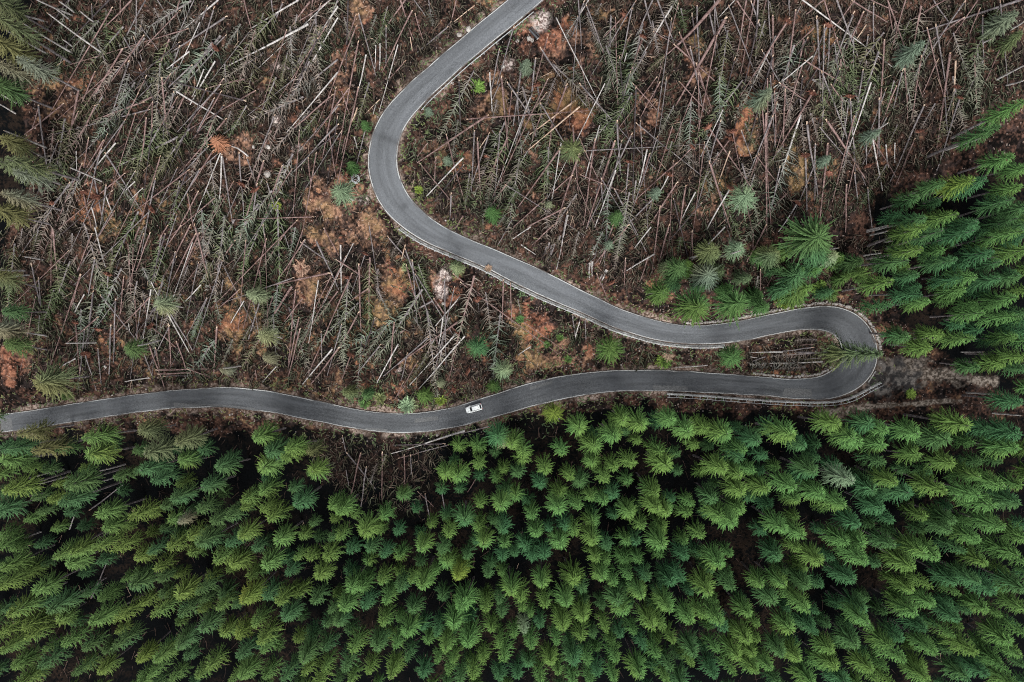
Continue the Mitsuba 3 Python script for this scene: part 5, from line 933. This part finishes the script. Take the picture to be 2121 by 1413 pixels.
v = np.stack(quad + end, 1); base = np.arange(n)[:, None, None] * 6
f = np.array([[0, 1, 4], [0, 4, 3], [1, 2, 5], [1, 5, 4], [0, 2, 1], [3, 4, 5]])[None] + base
uv = np.repeat(np.c_[(rng.random(n) < 0.035) * 1.0, rng.random(n)], 6, axis=0)
labels['branch_litter'] = {'label': 'broken twigs and splintered wood strewn over the clearings', 'category': 'branches', 'kind': 'stuff'}
scene['branch_litter'] = mikit.ply((v.reshape(-1, 3), f.reshape(-1, 3)), 'litter_mat', uv=uv)
# torn boughs and low brushwood: copies of sixteen boughs
BV = []
for _ in range(16):
    V, F, U = [], [], []
    frond(V, F, U, (0, 0, 0), 0.0, 1.0, rng.uniform(0.1, 0.4), -0.40, 0.24, 0.7, 0, 0.5, 0.0, 0.25, rng.normal() * 0.7, k=6, strip=0.045, c_strip=0.85)
    BV.append((V[0], F[0], U[0]))
def boughs(p, lo, hi, mean, sd, z0, z1):
    n = len(p); which = rng.integers(0, 16, n); a = rng.normal(mean, sd, n); L = rng.uniform(lo, hi, n)
    c, s_ = np.cos(a) * L, np.sin(a) * L; V = np.stack([b[0] for b in BV])[which]
    v = np.stack([V[..., 0] * c[:, None] - V[..., 1] * s_[:, None] + p[:, :1], V[..., 0] * s_[:, None] + V[..., 1] * c[:, None] + p[:, 1:2], V[..., 2] * L[:, None] + (p[:, 2] + rng.uniform(z0, z1, n))[:, None]], -1)
    uv = np.stack([b[2] for b in BV])[which].copy(); uv[..., 1] = rng.random(n)[:, None]
    f = BV[0][1][None] + (np.arange(n) * V.shape[1])[:, None, None]
    return v.reshape(-1, 3), f.reshape(-1, 3), uv.reshape(-1, 2)
pz = place_many(scatter(15000, inzone))
opx = np.array([clear(*q_, 1.0) for q_ in np.c_[CX + pz[:, 0] * PXM * H / (H - pz[:, 2]), CY - pz[:, 1] * PXM * H / (H - pz[:, 2])]])
pz = pz[(opx & (road_gap(pz[:, :2])[0] > 2.0)) | (rng.random(len(pz)) < 0.10)]
v, f, uv = boughs(pz, 1.2, 3.0, -1.75, 0.9, 0.0, 0.3)
labels['brushwood'] = {'label': 'torn brown spruce boughs covering the clearing floor', 'category': 'branches', 'kind': 'stuff'}
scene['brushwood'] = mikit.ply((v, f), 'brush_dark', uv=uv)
# verge plants and gravel
i = rng.integers(0, NS, 5200); sd = np.where(rng.random(5200) < 0.5, 1.0, -1.0); o = rng.gamma(1.6, 1.3, 5200) + 0.35
e = np.where(sd > 0, EL[i], ER[i]) + o
vp = C3[i, :2] + NRM[i] * (sd * e)[:, None]; g = road_gap(vp)[0]; vp = vp[(g > 0.3)]; vz = height(vp)
ms = []
ico = trimesh.creation.icosphere(0, 1.0)
st = vp[:1700]; sz = rng.gamma(1.6, 0.035, len(st)) + 0.03
v = (ico.vertices[None] * (sz[:, None, None] * rng.uniform(0.6, 1.3, (len(st), 1, 3)))) + np.c_[st, vz[:1700] + 0.02][:, None]
f = ico.faces[None] + (np.arange(len(st)) * len(ico.vertices))[:, None, None]
labels['roadside_stones'] = {'label': 'pale loose stones scattered along the road verges', 'category': 'stones', 'kind': 'stuff'}
scene['roadside_stones'] = mikit.ply((v.reshape(-1, 3), f.reshape(-1, 3)), 'limestone')
V, F, U, n = [], [], [], 0
for p, z in zip(vp[2600:4400], vz[2600:4400]):
    for _ in range(3):
        n = frond(V, F, U, (p[0], p[1], z), rng.random() * 6.28, rng.uniform(0.3, 0.8), rng.uniform(0.3, 1.2), -0.5, 0.2, 0.3, n, rng.random(), 0.1, 1.0, 0.0, k=4)
for b in LONE:
    for _ in range(14):
        q_ = b[:2] + rng.normal(size=2) * 2.2; z = float(height(q_)[0])
        if road_gap(q_[None])[0][0] < 0.4: continue
        for _ in range(3): n = frond(V, F, U, (q_[0] + rng.normal() * 0.2, q_[1] + rng.normal() * 0.2, z), rng.random() * 6.28, rng.uniform(0.4, 1.1), rng.uniform(0.3, 1.2), -0.5, 0.25, 0.3, n, rng.random(), 0.1, 1.0, 0.0, k=4)
v, f, uv = finish(V, F, U)
labels['verge_plants'] = {'label': 'olive grass and herb tufts along the road verges', 'category': 'grass', 'kind': 'stuff'}
scene['verge_plants'] = mikit.ply((v, f), 'foliage_o', uv=uv)
